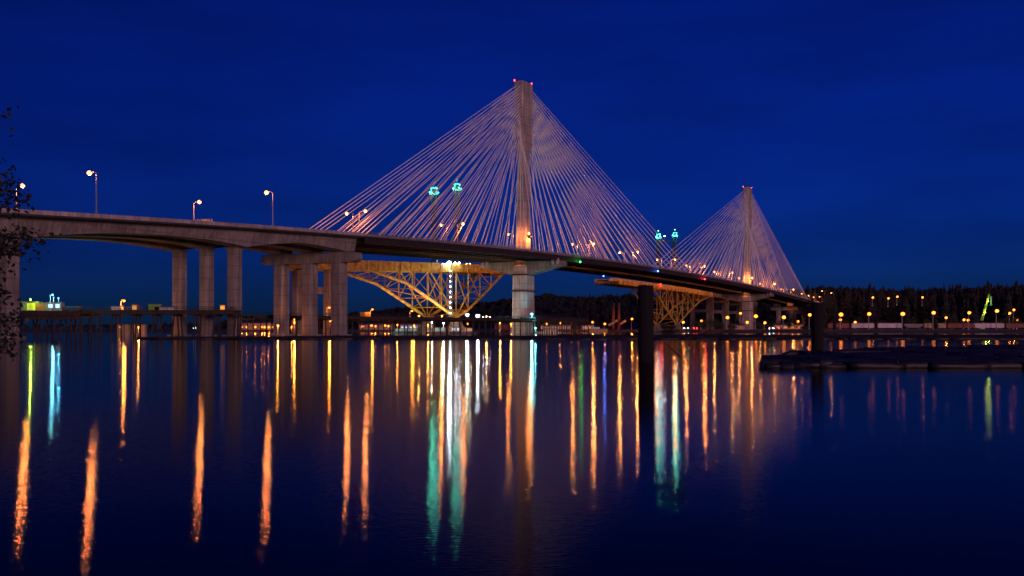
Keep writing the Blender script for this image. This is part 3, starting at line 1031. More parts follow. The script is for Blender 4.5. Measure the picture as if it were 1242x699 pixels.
# wharf sheds
def trailer(c, size, u, body, label, wins, winmat, name="site_trailer", cat="trailer"):
    t = thing(name, c, label, cat)
    mb = MB(); mb.box((c[0], c[1], c[2] + size[2] / 2), size, u); mb.box((c[0], c[1], c[2] + size[2] + .12), (size[0] + .3, size[1] + .3, .24), u, 1); mb.build("body", [body, M['roof']], t)
    u = Vector(u).normalized(); v = Vector((u.y, -u.x, 0))
    if v.y > 0: v = -v
    for x0, x1, z0, z1 in wins:
        m_ = (x0 + x1) / 2; cc = Vector(c) + u * m_ + v * (size[1] / 2 + .04)
        mb = MB(); mb.box((cc.x, cc.y, c[2] + (z0 + z1) / 2), (x1 - x0, .08, z1 - z0), u); mb.build("window", M[winmat], t)
    return t


zc = 8.6
trailer(at(38.5, 327, zc), (5.6, 2.6, 2.9), (1, 0, 0), M['car_grey'], "boxy hut with lime green lit wall on the dark wharf", [(-.9, 2.3, .3, 2.5)], 'win_green', "wharf_hut", "hut")
trailer(at(53, 326, zc), (4.4, 2.5, 2.4), (1, 0, 0), M['car_red'], "dull red shipping container beside the lime lit hut", [], 'win_white', "shipping_container", "container")
trailer(at(67, 326, zc), (5.0, 2.6, 2.6), (1, 0, 0), M['car_grey'], "site cabin with two pale lit windows on the wharf", [(-1.6, -.2, 1.0, 2.2), (.7, 2.0, 1.0, 2.2)], 'win_white', "site_cabin", "cabin")
trailer(at(85, 327, zc), (6.5, 2.6, 1.2), (1, 0, 0), M['trestle'], "low dark timber stack at the right end of the wharf", [], 'win_white', "timber_stack", "timber")
street_lamp(at(61, 324.5, zc), 0, 5.0, 0.5, "short cyan lamp post above the cabin on the wharf", "wharf lamps", 1500, (.25, .8, 1), 'bulb_cyan', .5)
flood(37, 363, Y=323, power=2200, r=.22, col=(.55, 1, .06), mat_='bulb_teal', base=zc + 3.2, label="green light over the lime lit wharf hut")
flood(65, 361, Y=322, power=1000, r=.18, col=(.06, .55, 1), mat_='bulb_cyan', base=zc + 2.8, label="small blue light above the pale cabin windows on the wharf")
flood(71, 361.5, Y=322, power=1000, r=.18, col=(.06, .55, 1), mat_='bulb_cyan', base=zc + 2.8, label="second small blue light above the pale cabin windows")
# things on the trestles
def trestle_lamp(px, py, Y, zb, lb, power=4500, sg=1):
    h = zat(py, Y) - zb
    street_lamp(at(px, Y, zb), 0 if sg > 0 else pi, h - .3, .8, lb, "lamp posts on the timber trestle", power, SOD, 'bulb_sodium', .8)


trestle_lamp(146.6, 364.5, 333, 9.0, "orange lamp post on the trestle left of the far viaduct columns")
trestle_lamp(396.6, 373, 455, 8.5, "orange lamp post on the trestle between the nearest viaduct columns", 3500)
trestle_lamp(449, 375, 470, 8.5, "orange lamp post on the trestle right of the nearest viaduct column", 3500)
trestle_lamp(497.2, 377, 492, 8.5, "orange lamp post on the trestle before the arch foot", 3500)
trailer(at(142.5, 334, 9), (3.2, 2.4, 1.2), (1, 0, 0), M['cabin'], "cream pickup sized tool box at the foot of a trestle lamp", [], 'win_warm', "tool_box", "box")
trailer(at(164.5, 334, 9), (1.6, 2.0, 1.8), (1, 0, 0), M['hull_yellow'], "small yellow generator on the trestle", [(-.7, .7, .2, 1.5)], 'win_warm', "generator", "generator")
trailer(at(201, 334, 9), (6.5, 2.4, 0.9), (1, 0, 0), M['cabin'], "long low pale pipe rack on the trestle before the columns", [], 'win_warm', "pipe_rack", "rack")
trailer(at(188, 334, 9), (3.6, 2.4, 1.9), (1, 0, 0), M['crane_green'], "dull green compressor box on the trestle", [], 'win_warm', "compressor", "compressor")
trailer(at(270.5, 331, 9), (1.6, 1.2, 1.6), (1, 0, 0), M['shed'], "small orange lit cabinet at the trestle end beside a viaduct column", [(-.7, .7, .2, 1.4)], 'win_orange', "cabinet", "cabinet")
trailer(at(443, 470, 8.5), (4.6, 2.6, 2.0), AX, M['hull_yellow'], "yellow equipment box on the trestle beside a lamp post", [], 'win_warm', "equipment_box", "box")
# lit concrete blocks behind the left trestle
for i, (pa, pb) in enumerate(((143, 149), (152.5, 157), (161.5, 167.5), (171, 177))):
    c = at((pa + pb) / 2, 352, 0)
    t = MB(); t.box((c.x, c.y, 2.0), ((pb - pa) * 352 / FPX, 2.0, 4.6)); o = t.build("concrete_block", M['shed'])
    tag(o, "orange lit concrete block standing in the water behind the trestle, %s from the left" % ordinal(i), "block", "blocks behind the trestle")
for i, px in enumerate((146, 168)):
    flood(px, 397, Y=343, power=1500, r=.3, col=SOD, mat_='bulb_sodium', base=1, label="orange lamp among the concrete blocks, %s one" % ("left", "right")[i], pole=True)
flood(236, 398.3, Y=420, power=5000, r=.5, base=.5, label="white lamp low over the water between far viaduct columns")
# arch-side work barge
def barge(px, Y, L, W, label, hullm, house=None, deck_z=1.4, rz=0.1, name="work_barge", cat="barge"):
    c = at(px, Y, 0); u = Vector((cos(rz), sin(rz), 0))
    t = thing(name, c, label, cat)
    v = Vector((-u.y, u.x, 0)); rings = []
    for x, wf, zb in ((-.5, .8, .5), (-.46, 1, -.5), (.42, 1, -.5), (.5, .6, .6)):
        q = c + u * (L * x)
        rings.append([q - v * W / 2 * wf + Vector((0, 0, zb)), q + v * W / 2 * wf + Vector((0, 0, zb)), q + v * W / 2 * wf + Vector((0, 0, deck_z)), q - v * W / 2 * wf + Vector((0, 0, deck_z))])
    mb = MB(); mb.ring(rings); mb.build("hull", hullm, t)
    if house:
        for (x, l, h, z0, wm) in house:
            q = c + u * x
            mb = MB(); mb.box((q.x, q.y, z0 + h / 2), (l, W * .6, h), u); mb.box((q.x, q.y, z0 + h + .1), (l + .5, W * .66, .2), u, 1); ho = mb.build("deckhouse", [M['cabin'], M['roof']], t)
            if wm:
                n = max(1, int(l / 2.2))
                for i in range(n):
                    q2 = q + u * (-l / 2 + l * (i + .5) / n) - v * (W * .3 + .05)
                    mb = MB(); mb.box((q2.x, q2.y, z0 + h * .6), (l / n * .6, .1, h * .45), u); mb.build("window", M[wm], ho)
    return t


barge(560, 520, 17, 7, "work barge with lit deckhouse moored under the arch foot", M['hull'], [(-3, 5, 2.6, 1.2, 'win_white'), (4, 4, 2.2, 1.2, 'win_warm')])
barge(533, 515, 12, 6, "smaller barge with greenish lit cabin under the arch foot", M['hull'], [(0, 6, 2.4, 1.2, 'win_teal')])
barge(497, 620, 26, 7, "long low vessel with a teal lit side beyond the trestle", M['teal_steel'], [(0, 18, 1.6, 1.4, 'win_teal')])
barge(660, 640, 22, 7, "flat barge with a pale deckhouse beyond the first tower base", M['cabin'], [(4, 9, 1.6, 1.4, None)])
barge(725, 860, 17, 6, "ochre river boat moored along the far bank", M['hull_yellow'], [(-2, 7, 1.7, 3.0, None)], deck_z=3.2, name="river_boat", cat="boat")

# ================================================================== far bank: lamps, railway cars, sheds, stacks, crane
gr = "tall orange lamps along the railway bank"
rail_desc = {881.6: "beside bushes left of the far tower pier", 915.9: "in front of the far tower pier", 949.9: "between the far tower and the second black pile", 981.4: "immediately left of the second black pile",
             1019.2: "immediately right of the utility pole", 1053.4: "above the first white railway car", 1094.2: "above the second white railway car", 1131.6: "above the tan railway car",
             1174.8: "left of the green crane", 1208.4: "right of the green crane"}
for px, py in ((881.6, 385.3), (915.9, 383.7), (949.9, 385), (981.4, 382), (1019.2, 381.7), (1053.4, 380.9), (1094.2, 380.9), (1131.6, 379.5), (1174.8, 379.5), (1208.4, 377.3)):
    Y = 800
    h = zat(py, Y) - 2.6
    street_lamp(at(px, Y, 2.6), 0, h - .2, .3, "orange sodium lamp, " + rail_desc[px], gr, R.choice((15000, 19000, 23000)), SOD, 'bulb_sodium', R.choice((2.4, 2.7, 3.0)))
for px, py, Y, pw, lb in ((897.4, 380.2, 880, 14000, "dimmer orange lamp just left of the far tower pier"),
                      (1146.8, 385.5, 830, 7000, "small orange lamp right of the tan railway car"),
                      (1087.8, 360, 1062, 2500, "faint orange lamp up on the wooded slope, middle one"),
                      (1077, 362, 1062, 1500, "faint orange lamp up on the wooded slope, left of the middle one"),
                      (1058, 361, 1062, 900, "faintest lamp on the wooded slope furthest left"),
                      (1118.3, 360.8, 1062, 7000, "brightest lamp on the wooded slope, at the right"),
                      (700.6, 388.3, 1010, 40000, "orange lamp on the far bank right of the first tower"),
                      (693, 387.6, 1010, 24000, "smaller orange lamp next to the bright far bank lamp"),
                      (765.9, 387, 1010, 26000, "orange lamp on the far bank left of the first black pile"),
                      (566, 393, 1003, 6000, "added orange bank lamp low behind the arch work barge"),  # lamps from here to the far arch frames are added to warm the shore
                      (634, 394.5, 1003, 7000, "added orange bank lamp directly behind the first tower base"),
                      (662, 393, 1003, 7000, "added orange bank lamp in front of the long pale roofed store"),
                      (679, 392, 1003, 9000, "added orange bank lamp at the store's far end"),
                      (718, 391, 1003, 8000, "added orange bank lamp over the ochre river boat"),
                      (733, 393, 1003, 5000, "added small orange lamp left of the twin stacks"),
                      (828, 391, 880, 7000, "added orange lamp among the far arch legs"),
                      (850, 389.5, 850, 9000, "added orange lamp between bushes and far arch frames"),
                      (905.5, 391, 810, 4000, "small orange lamp touching the far tower pier"),
                      (967, 390, 840, 6000, "orange lamp over the low orange lit building"),
                      (1036.5, 391, 830, 1500, "tiny orange lamp just above the first white boxcar"),
                      (1168.5, 388, 850, 1500, "tiny pale lamp left of the crane foot, left one"),
                      (1173.5, 388.5, 850, 1200, "tiny pale lamp left of the crane foot, right one"),
                      (1224, 380, 900, 2200, "small lamp in the cluster right of the crane, lower one"),
                      (1229, 376, 905, 2600, "small lamp in the cluster right of the crane, upper one"),
                      (1233, 388, 900, 1800, "small lamp in the cluster right of the crane, lowest one"),
                      (1018.5, 388, 830, 2200, "small orange lamp low behind the utility pole"),
                      (960.5, 393, 830, 1500, "tiny orange lamp beside the low orange building"),
                      (927, 391.5, 840, 1500, "tiny lamp right of the far tower pier"),
                      (439.4, 396, 1005, 9000, "orange bank lamp nearest the viaduct column, left of three"),
                      (450, 395, 1005, 5000, "orange bank lamp in a close pair, left one"),
                      (454.5, 395.8, 1005, 5000, "orange bank lamp in a close pair, right one"),
                      (466.4, 395, 1005, 3500, "orange bank lamp of the second close pair, left one"),
                      (470.8, 395.6, 1005, 3500, "orange bank lamp of the second close pair, right one")):
    zb = land_z(px, Y) if Y != 1062 else zat(py, Y) - 9
    street_lamp(at(px, Y, zb), 0, max(2.5, zat(py, Y) - zb - .2), .3, lb, "orange lamps on the far shore", pw, SOD, 'bulb_sodium', 2.0)
for i, (px, py) in enumerate(((292.7, 397), (298.7, 396.6), (309, 396.8), (316.8, 396.5), (320.4, 397.2), (325.5, 396.8), (329.4, 397), (334.6, 396.6))):
    street_lamp(at(px, 1003, 2), 0, 3.0, .3, "small orange lamp before the shore warehouse, %s from the left" % ordinal(i), "small lamps before the warehouse", 3500, SOD, 'bulb_sodium', 1.8)


def freight(px0, px1, kind, label):
    Y = 806; a = at(px0, Y, 0); b = at(px1, Y, 0); L = b.x - a.x - .9
    zg = 2.9; cx = (a.x + b.x) / 2
    t = thing("freight_car", (cx, Y, zg), label, "railway car", "freight cars standing on the bank")
    mb = MB()
    hz = 4.3
    if kind == 'hop':
        mb.ring([[(cx - L * .5, Y - 1.5, zg + 3.8), (cx + L * .5, Y - 1.5, zg + 3.8), (cx + L * .5, Y + 1.5, zg + 3.8), (cx - L * .5, Y + 1.5, zg + 3.8)][::1],
                 [(cx - L * .5, Y - 1.5, zg + 4.3), (cx + L * .5, Y - 1.5, zg + 4.3), (cx + L * .5, Y + 1.5, zg + 4.3), (cx - L * .5, Y + 1.5, zg + 4.3)]])
        mb.ring([[(cx - L * .3, Y - 1.3, zg + 1.1), (cx + L * .3, Y - 1.3, zg + 1.1), (cx + L * .3, Y + 1.3, zg + 1.1), (cx - L * .3, Y + 1.3, zg + 1.1)],
                 [(cx - L * .5, Y - 1.5, zg + 2.6), (cx + L * .5, Y - 1.5, zg + 2.6), (cx + L * .5, Y + 1.5, zg + 2.6), (cx - L * .5, Y + 1.5, zg + 2.6)],
                 [(cx - L * .5, Y - 1.5, zg + 3.8), (cx + L * .5, Y - 1.5, zg + 3.8), (cx + L * .5, Y + 1.5, zg + 3.8), (cx - L * .5, Y + 1.5, zg + 3.8)]])
    else:
        mb.box((cx, Y, zg + 1.1 + 1.7), (L, 3.0, 3.4))
        mb.ring([[(cx - L / 2, Y - 1.55, zg + 4.5), (cx - L / 2, Y + 1.55, zg + 4.5), (cx - L / 2, Y, zg + 4.95)], [(cx + L / 2, Y - 1.55, zg + 4.5), (cx + L / 2, Y + 1.55, zg + 4.5), (cx + L / 2, Y, zg + 4.95)]])
    n = int(L / 1.4)
    for i in range(n + 1):
        mb.box((cx - L / 2 + L * i / n, Y - 1.56, zg + 2.8), (.12, .12, 3.1))
    body = {'red': M['car_red'], 'white': M['car_white'], 'tan': M['car_tan'], 'hop': M['car_grey']}[kind]
    mb.build("body", body, t)
    if kind != 'hop':
        mb = MB(); mb.box((cx, Y - 1.66, zg + 2.75), (2.8, .08, 2.9)); mb.build("door", body, t)
    for sx in (-1, 1):
        mb = MB(); bx = cx + sx * L * .36
        mb.box((bx, Y, zg + .75), (2.6, 2.0, .35))
        for wx in (-.85, .85):
            mb.tube((bx + wx, Y - .85, zg + .45), (bx + wx, Y - .7, zg + .45), .45, n=10); mb.tube((bx + wx, Y + .7, zg + .45), (bx + wx, Y + .85, zg + .45), .45, n=10)
        mb.build("bogie", M['dark_steel'], t)


for a, b, k, lb in ((1004, 1030, 'red', "dark red boxcar just right of the second black pile"), (1032, 1060, 'white', "pale pinkish boxcar, first white one from the bridge end"),
                    (1064, 1094, 'white', "pale pinkish boxcar, second white one from the bridge end"), (1096, 1119, 'hop', "grey ribbed hopper car between the white boxcar and the tan one"),
                    (1120, 1130, 'tan', "short tan car under an orange lamp"), (1132.5, 1136, 'hop', "narrow dark gap car between the two tan cars"),
                    (1137, 1147, 'tan', "short tan car right of the dark narrow car"), (1148.5, 1179.5, 'red', "long dark red boxcar left of the longest white car"),
                    (1181, 1217.5, 'white', "longest white boxcar, beneath the green crane"), (1219, 1250, 'red', "dark red boxcar right of the longest white boxcar"), (1251, 1280, 'white', "pale boxcar at the far right end of the train")):
    if b - a > 5: freight(a, b, k, lb)
mb = MB()
a, b = at(990, 806), at(1420, 806)
for dy in (-.72, .72):
    mb.beam((a.x, 806 + dy, 2.82), (b.x, 806 + dy, 2.82), .08, .15)
mb.box(((a.x + b.x) / 2, 806, 2.4), (b.x - a.x, 4.2, .7), (1, 0, 0), 1)
tag(mb.build("railway_track", [M['dark_steel'], M['soil']]), kind="structure")

# crane behind the train
px0, px1 = 1190.5, 1199.5; Y = 880
c0 = at(px0, Y, zat(389, Y)); c1 = at(px1, Y, zat(357, Y))
t = thing("crane", (c0.x, c0.y, land_z(1190, Y)), "leaning green lattice crane boom lit by yellow lamps behind the train", "crane")
mb = MB()
dv = (c1 - c0)
pv = Vector((.95, 0, -.25))
for q, yy in ((-1, -.6), (1, -.6), (-1, .6), (1, .6)):
    o_ = Vector((q * .8, yy, 0)); mb.beam(c0 + o_, c1 + o_ * .5, .42, .42)
for i in range(12):
    a_ = c0 + dv * (i / 12); b_ = c0 + dv * ((i + 1) / 12); k = 1 if i % 2 else -1
    mb.beam(a_ + Vector((k * .8, -.6, 0)), b_ + Vector((-k * .7, -.6, 0)), .3, .3)
mb.build("boom", M['crane_green'], t)
mb = MB(); gz = land_z(1190, Y); mb.box((c0.x - 1, c0.y, gz + 2.6), (6, 3.4, 2.8)); mb.box((c0.x - 1, c0.y, gz + .6), (6.4, 4.2, 1.2)); mb.box((c0.x + 1.6, c0.y - 1.2, gz + 4.6), (1.6, 1.4, 1.8)); mb.build("crane_body", M['crane_green'], t)
mb = MB(); mb.tube(c1, c1 + Vector((2.2, 0, -9)), .12, n=4); mb.beam(c1 + Vector((1.6, 0, -2)), c1 + Vector((1.9, 0, -10)), .9, .9); mb.build("jib", M['teal_steel'], t)
for f_ in (.32, .74):
    p = c0 + dv * f_ + Vector((.2, -1.2, 0)); mb = MB(); mb.sphere(p, .8); mb.build("lamp", M['bulb_sodium'], t, True)
    point(t, p - t.location + Vector((0, -1.6, 0)), 2600, (.75, 1, .15), .5)

# twin brick stacks with conveyors
for i, (px, lb) in enumerate(((744.2, "left"), (750.6, "right"))):
    Y = 1030; p = at(px, Y, 2.5); zt = zat(368.5, Y)
    t = thing("chimney_stack", p, "tall reddish stack on the far bank, %s of the twin pair" % lb, "chimney", "twin stacks on the far bank")
    mb = MB(); mb.path([p, (p.x, p.y, zt)], [1.5, 1.25], 12); mb.build("shaft", M['brick'], t, True)
    mb = MB(); mb.path([(p.x, p.y, zt - .1), (p.x, p.y, zt + .8)], [1.5, 1.5], 12); mb.build("cap", M['conc_dark'], t)
t = thing("conveyor", at(742, 1022, 2.5), "inclined conveyor sheds at the foot of the twin stacks", "conveyor")
mb = MB()
mb.beam(at(738, 1022, 7), at(749, 1022, 12), 3, 2.2); mb.beam(at(752, 1022, 8), at(759, 1022, 12), 3, 2); mb.build("gallery", M['car_tan'], t)
mb = MB()
for px in (740, 745, 754, 758):
    mb.tube(at(px, 1022, 2), at(px, 1022, 9), .3)
mb.build("support", M['dark_steel'], t)


def shed(px0, px1, Y, h, body, label, wins=0, wm='win_warm', name="shed", cat="shed", z=None):
    a, b = at(px0, Y), at(px1, Y); L = b.x - a.x; cx = (a.x + b.x) / 2; z = land_z((px0 + px1) / 2, Y) if z is None else z
    t = thing(name, (cx, Y, z), label, cat)
    mb = MB(); mb.box((cx, Y, z + h / 2 - .5), (L, 12, h + 1)); mb.build("wall", body, t)
    mb = MB(); mb.ring([[(cx - L / 2 - .4, Y - 6.5, z + h), (cx - L / 2 - .4, Y + 6.5, z + h), (cx - L / 2 - .4, Y, z + h + 1.8)], [(cx + L / 2 + .4, Y - 6.5, z + h), (cx + L / 2 + .4, Y + 6.5, z + h), (cx + L / 2 + .4, Y, z + h + 1.8)]]); mb.build("roof", M['roof'], t)
    for i in range(wins):
        x = a.x + L * (i + .5) / wins
        mb = MB(); mb.box((x, Y - 6.04, z + h * .45), (L / wins * .45, .1, h * .3)); mb.build("window", M[wm], t)
    return t


shed(283, 338, 1030, 6.5, M['shed'], "long orange lit warehouse seen low between viaduct columns")
shed(436, 478, 1035, 5, M['shed'], "low warehouse behind the pairs of orange lamps")
shed(486, 512, 1040, 5, M['cabin'], "pale shed on the bank left of the arch foot", 5, 'win_white')
shed(600, 624, 1040, 5, M['car_red'], "red brown shed left of the first tower base")
shed(655, 692, 1060, 4, M['cabin'], "long pale roofed store right of the first tower base", 9, 'win_warm')
shed(705, 720, 1045, 4, M['cabin'], "small pale shed right of the bright far bank lamp", 2, 'win_warm')
shed(889, 901, 815, 3.2, M['car_tan'], "small orange lit hut at the foot of the far tower pier", 0)
shed(937, 972, 850, 3.4, M['car_tan'], "long low orange lit building between far tower and second pile", 4, 'win_warm')

# parked cars with lights under the far spans
_car = None
for i, (px, Y) in enumerate(((833, 815), (838, 812), (842, 815), (936, 812), (941, 810), (946, 812))):
    p = at(px, Y, 2.95)
    if _car is None:
        _car = thing("parked_car", p, "x", "car")
        mb = MB(); x, y, z = p
        mb.ring([[(x - 2.2, y - .9, z + .35), (x + 2.2, y - .9, z + .35), (x + 2.2, y + .9, z + .35), (x - 2.2, y + .9, z + .35)], [(x - 2.2, y - .9, z + .9), (x + 2.2, y - .9, z + .9), (x + 2.2, y + .9, z + .9), (x - 2.2, y + .9, z + .9)],
                 [(x - 1.5, y - .8, z + .95), (x + 1.1, y - .8, z + .95), (x + 1.1, y + .8, z + .95), (x - 1.5, y + .8, z + .95)], [(x - 1.1, y - .7, z + 1.5), (x + .6, y - .7, z + 1.5), (x + .6, y + .7, z + 1.5), (x - 1.1, y + .7, z + 1.5)]])
        mb.build("body", M['car_red'], _car)
        mb = MB(); mb.sphere((x + 2.2, y - 1.0, z + .75), .32, 6, 4); mb.build("tail_light", M['bulb_red'], _car)
        mb = MB(); mb.sphere((x - 2.2, y - 1.0, z + .75), .2, 6, 4); mb.build("headlight", M['bulb_white'], _car)
        for wx in (-1.4, 1.4):
            mb = MB(); mb.tube((x + wx, y - .95, z + .33), (x + wx, y - .7, z + .33), .33, n=10); mb.tube((x + wx, y + .7, z + .33), (x + wx, y + .95, z + .33), .33, n=10); mb.build("wheel", M['dark_steel'], _car)
        c = _car
    else:
        c = copy_tree(_car)
    c.location = p
    tag(c, ("small parked car with lights on by the far arch foot, " if i < 3 else "small car with red tail light right of the far tower pier, ") + ordinal(i % 3) + " of three", "car", "cars parked on the far bank")

# utility pole
p = at(1012, 760, 2.4)
t = thing("utility_pole", p, "dark utility pole with crossarm standing right of the second black pile", "utility pole")
zt = zat(357, 760)
mb = MB(); mb.tube(p, (p.x, p.y, zat(386, 760)), 1.2, 1.0, 8); mb.tube((p.x, p.y, zat(386, 760)), (p.x, p.y, zt), .5, .3, 8); mb.build("pole", M['wet_wood'], t)
mb = MB(); mb.beam((p.x - 3, p.y, zt - 4.5), (p.x + 3, p.y, zt - 4.5), .4, .4); mb.build("crossarm", M['wet_wood'], t)


# ================================================================== vegetation on the far side
def conifer(mb, p, h, r, rng, tiers=5, seg=7):
    p = Vector(p)
    for i in range(tiers):
        t0 = 0.10 + 0.9 * i / tiers
        z0 = h * t0; z1 = min(h, z0 + h * 1.5 / tiers)
        rr = r * (1 - t0) ** .85 + .25
        n = len(mb.v)
        mb.v.append((p.x + rng.uniform(-.1, .1) * r, p.y, p.z + z1))
        for k in range(seg):
            a = 2 * pi * k / seg + rng.random()
            q = rr * rng.uniform(.55, 1.15)
            mb.v.append((p.x + cos(a) * q, p.y + sin(a) * q, p.z + z0 - rng.random() * h * .04))
        for k in range(seg):
            mb.f.append((n, n + 1 + k, n + 1 + (k + 1) % seg)); mb.m.append(0)


rng = random.Random(5)
fm = MB()
for i in range(5200):
    px = rng.uniform(270, 1600) if i % 5 else rng.uniform(-100, 1300)
    sy = shore_Y(px); t_ = rng.random() ** .8
    Y = sy + 350 + 620 * t_
    z = land_z(px, Y)
    if px < 270 and rng.random() < .5: continue
    h = rng.uniform(9, 15) * (1.0 if px > 700 else .75) * (1 + .35 * noise.noise(Vector((px * .05, Y * .01, 1))))
    p = at(px, Y, z - .5)
    if px < 700 or rng.random() < .55:
        # rounder mixed-wood crowns
        for k in range(3):
            c = p + Vector((rng.uniform(-2, 2), rng.uniform(-2, 2), h * rng.uniform(.35, .7)))
            n = len(fm.v); R0 = h * rng.uniform(.22, .36)
            for a, b, c_ in ((1, 0, 0), (-1, 0, 0), (0, 1, 0), (0, -1, 0), (0, 0, 1), (0, 0, -1)):
                q = R0 * rng.uniform(.7, 1.25); fm.v.append((c.x + a * q, c.y + b * q, c.z + c_ * q))
            for f in ((0, 2, 4), (2, 1, 4), (1, 3, 4), (3, 0, 4), (2, 0, 5), (1, 2, 5), (3, 1, 5), (0, 3, 5)):
                fm.f.append(tuple(n + j for j in f)); fm.m.append(0)
    else:
        conifer(fm, p, h * 1.25, h * .22, rng, 4, 6)
tag(fm.build("forest", M['needle']), kind="stuff")

# individual tall conifers along the right-hand shore
variants = []
for k in range(5):
    rr = random.Random(40 + k)
    t = thing("conifer_tree", (0, 0, 0), "x", "tree")
    mb = MB(); conifer(mb, (0, 0, 0), 20, rr.uniform(3.0, 4.4), rr, 9, 9); mb.build("crown", M['needle'], t)
    mb = MB(); mb.tube((0, 0, -1), (0, 0, 17), .35, .1, 6); mb.build("trunk", M['bark'], t)
    variants.append(t)
skyline = [(985, 349), (1010, 349), (1037, 350), (1054, 348), (1076, 351), (1093, 349), (1120, 353), (1137, 352), (1161, 349), (1194, 345), (1219, 343), (1242, 345), (1300, 344)]
N = 64; used = set()
for i in range(N):
    px = 984 + (1290 - 984) * (i + rng.uniform(-.3, .3)) / N
    Y = rng.uniform(1080, 1220)
    ytop = interp(skyline, px) + rng.uniform(-2.5, 5.5)
    z = land_z(px, Y); h = max(9, zat(ytop, Y) - z)
    k = i % 5
    c = variants[k] if k not in used else copy_tree(variants[k]); used.add(k)
    c.location = at(px, Y, z); h *= rng.choice((.8, .92, 1, 1, 1.08)); c.scale = (h / 20 * rng.uniform(.7, 1.7), h / 20 * 1.2, h / 20); c.rotation_euler = (0, 0, rng.uniform(0, 6))
    tag(c, "dark conifer in the skyline row of trees behind the railway lamps", "tree", "conifers on the skyline")


def leafy_clump(mb, c, r, n, size, rng, squash=.8):
    for _ in range(n):
        d = Vector((rng.gauss(0, 1), rng.gauss(0, 1), rng.gauss(0, 1))).normalized() * r * rng.random() ** .4
        d.z *= squash
        p = Vector(c) + d; a = Vector((rng.uniform(-1, 1), rng.uniform(-1, 1), rng.uniform(-1, 1))).normalized(); b = a.cross(Vector((rng.random(), rng.random(), 1))).normalized()
        s = size * rng.uniform(.6, 1.4)
        mb.quad(p - a * s, p - b * s * .6, p + a * s, p + b * s * .6)


for i, (px, Y, h) in enumerate(((846, 800, 8), (853, 812, 10), (861, 800, 9), (868, 815, 11), (874, 800, 7), (888, 800, 6), (922, 800, 6), (934, 815, 6), (957, 790, 7), (963, 800, 9), (975, 795, 5), (806, 905, 7), (816, 860, 6), (1024, 870, 9), (1040, 900, 12), (1072, 880, 9), (1106, 910, 13), (1124, 880, 10), (1156, 900, 12), (1168, 870, 9), (1186, 905, 11), (1214, 890, 10), (1232, 880, 12))):
    z = land_z(px, Y) - .2; p = at(px, Y, z)
    t = thing("bush", p, "leafy bush on the far bank, %s from the left of the bush row" % (ordinal(i) if i < 16 else ('seventeenth', 'eighteenth', 'nineteenth', 'twentieth', 'twenty first', 'twenty second', 'twenty third')[i - 16]), "bush", "bushes on the far bank")
    mb = MB()
    for _ in range(5):
        leafy_clump(mb, p + Vector((rng.uniform(-2.4, 2.4), rng.uniform(-1.5, 1.5), h * rng.uniform(.3, .75))), h * .32, 90, .42, rng)
    mb.build("crown", M['shrub'], t)
    mb = MB(); mb.tube(p, p + Vector((0, 0, h * .6)), .2, .08); mb.build("trunk", M['bark'], t)

# ================================================================== log booms
def log(mb, c, L, r, ang, rng, n=7):
    d = Vector((cos(ang), sin(ang), 0)); k = 5; pts = []; rad = []
    for i in range(k):
        q = -L / 2 + L * i / (k - 1)
        pts.append(Vector(c) + d * q + Vector((0, 0, rng.uniform(-.03, .03)))); rad.append(r * (1.0 - .2 * i / (k - 1)) * rng.uniform(.93, 1.07))
    mb.path(pts, rad, n)


# far booms, floating across the river in front of the new bridge
mb = MB(); rng = random.Random(21)
for i in range(1900):
    px = rng.uniform(206, 1420)
    if px < 300: y0, y1 = 262, 275
    elif px < 430: y0, y1 = 255, 300
    elif px < 700: y0, y1 = 255, 345
    else: y0, y1 = 255, 430
    Y = rng.uniform(y0, y1) + 4 * noise.noise(Vector((px * .02, 0, 0)))
    if i % 3 == 0: Y = y0 + rng.uniform(-.8, .8)
    log(mb, at(px, Y, rng.uniform(0, .28)), rng.uniform(10, 19), rng.uniform(.25, .48), rng.gauss(0, .10), rng, 6)
tag(mb.build("log_boom_logs", M['log'], None, True), kind="stuff")

# near raft at the right
rng = random.Random(33)
mb = MB()
def raft_back(px):  # distance of its back edge
    return interp([(925, 68), (945, 71), (1000, 76), (1030, 82), (1050, 92), (1110, 108), (1242, 118), (1600, 120)], px)
for i in range(1300):
    px = 924 + 640 * rng.random()
    Y = rng.uniform(66, raft_back(px))
    L = rng.uniform(4, 9)
    c = at(px, Y, rng.uniform(.0, .24) + (.18 if Y > 90 else 0) + .22 * max(0, noise.noise(Vector((px * .03, Y * .1, 5)))))
    L = min(L, max(.7, (px - 922) / FPX * Y * 1.9))
    if L < .8: continue
    log(mb, c, L, rng.uniform(.18, .34), rng.gauss(0.0, .16), rng, 8)
tag(mb.build("raft_logs", M['log'], None, True), kind="stuff")
desc = ["thick rounded log end at the tip of the near log raft", "long front log of the near raft, first behind the tip", "long front log of the near raft beneath the second black pile",
        "front edge log of the near raft, right of the second black pile", "front edge log of the near raft under the white boxcars", "front edge log of the near raft under the tan car",
        "front edge log of the near raft beneath the crane", "front edge log of the near raft at the picture's right border"]
for i, (pa, pb, Y, r) in enumerate(((921, 941, 66, .46), (936, 990, 66.3, .27), (984, 1043, 65.9, .30), (1030, 1098, 65.2, .25), (1090, 1142, 65.4, .32), (1129, 1200, 65.0, .25), (1193, 1250, 65.2, .3), (1240, 1310, 65, .27))):
    a, b = at(pa, Y, .14), at(pb, Y, .12); mb = MB(); k = 7
    mb.path([a + (b - a) * j / (k - 1) + Vector((0, 0, rng.uniform(-.04, .05))) for j in range(k)], [r * (.55 if (i == 0 and j == 0) else 1) * rng.uniform(.92, 1.08) for j in range(k)], 10)
    tag(mb.build("boom_log", M['log'], None, True), desc[i], "log", "edge logs of the near raft")
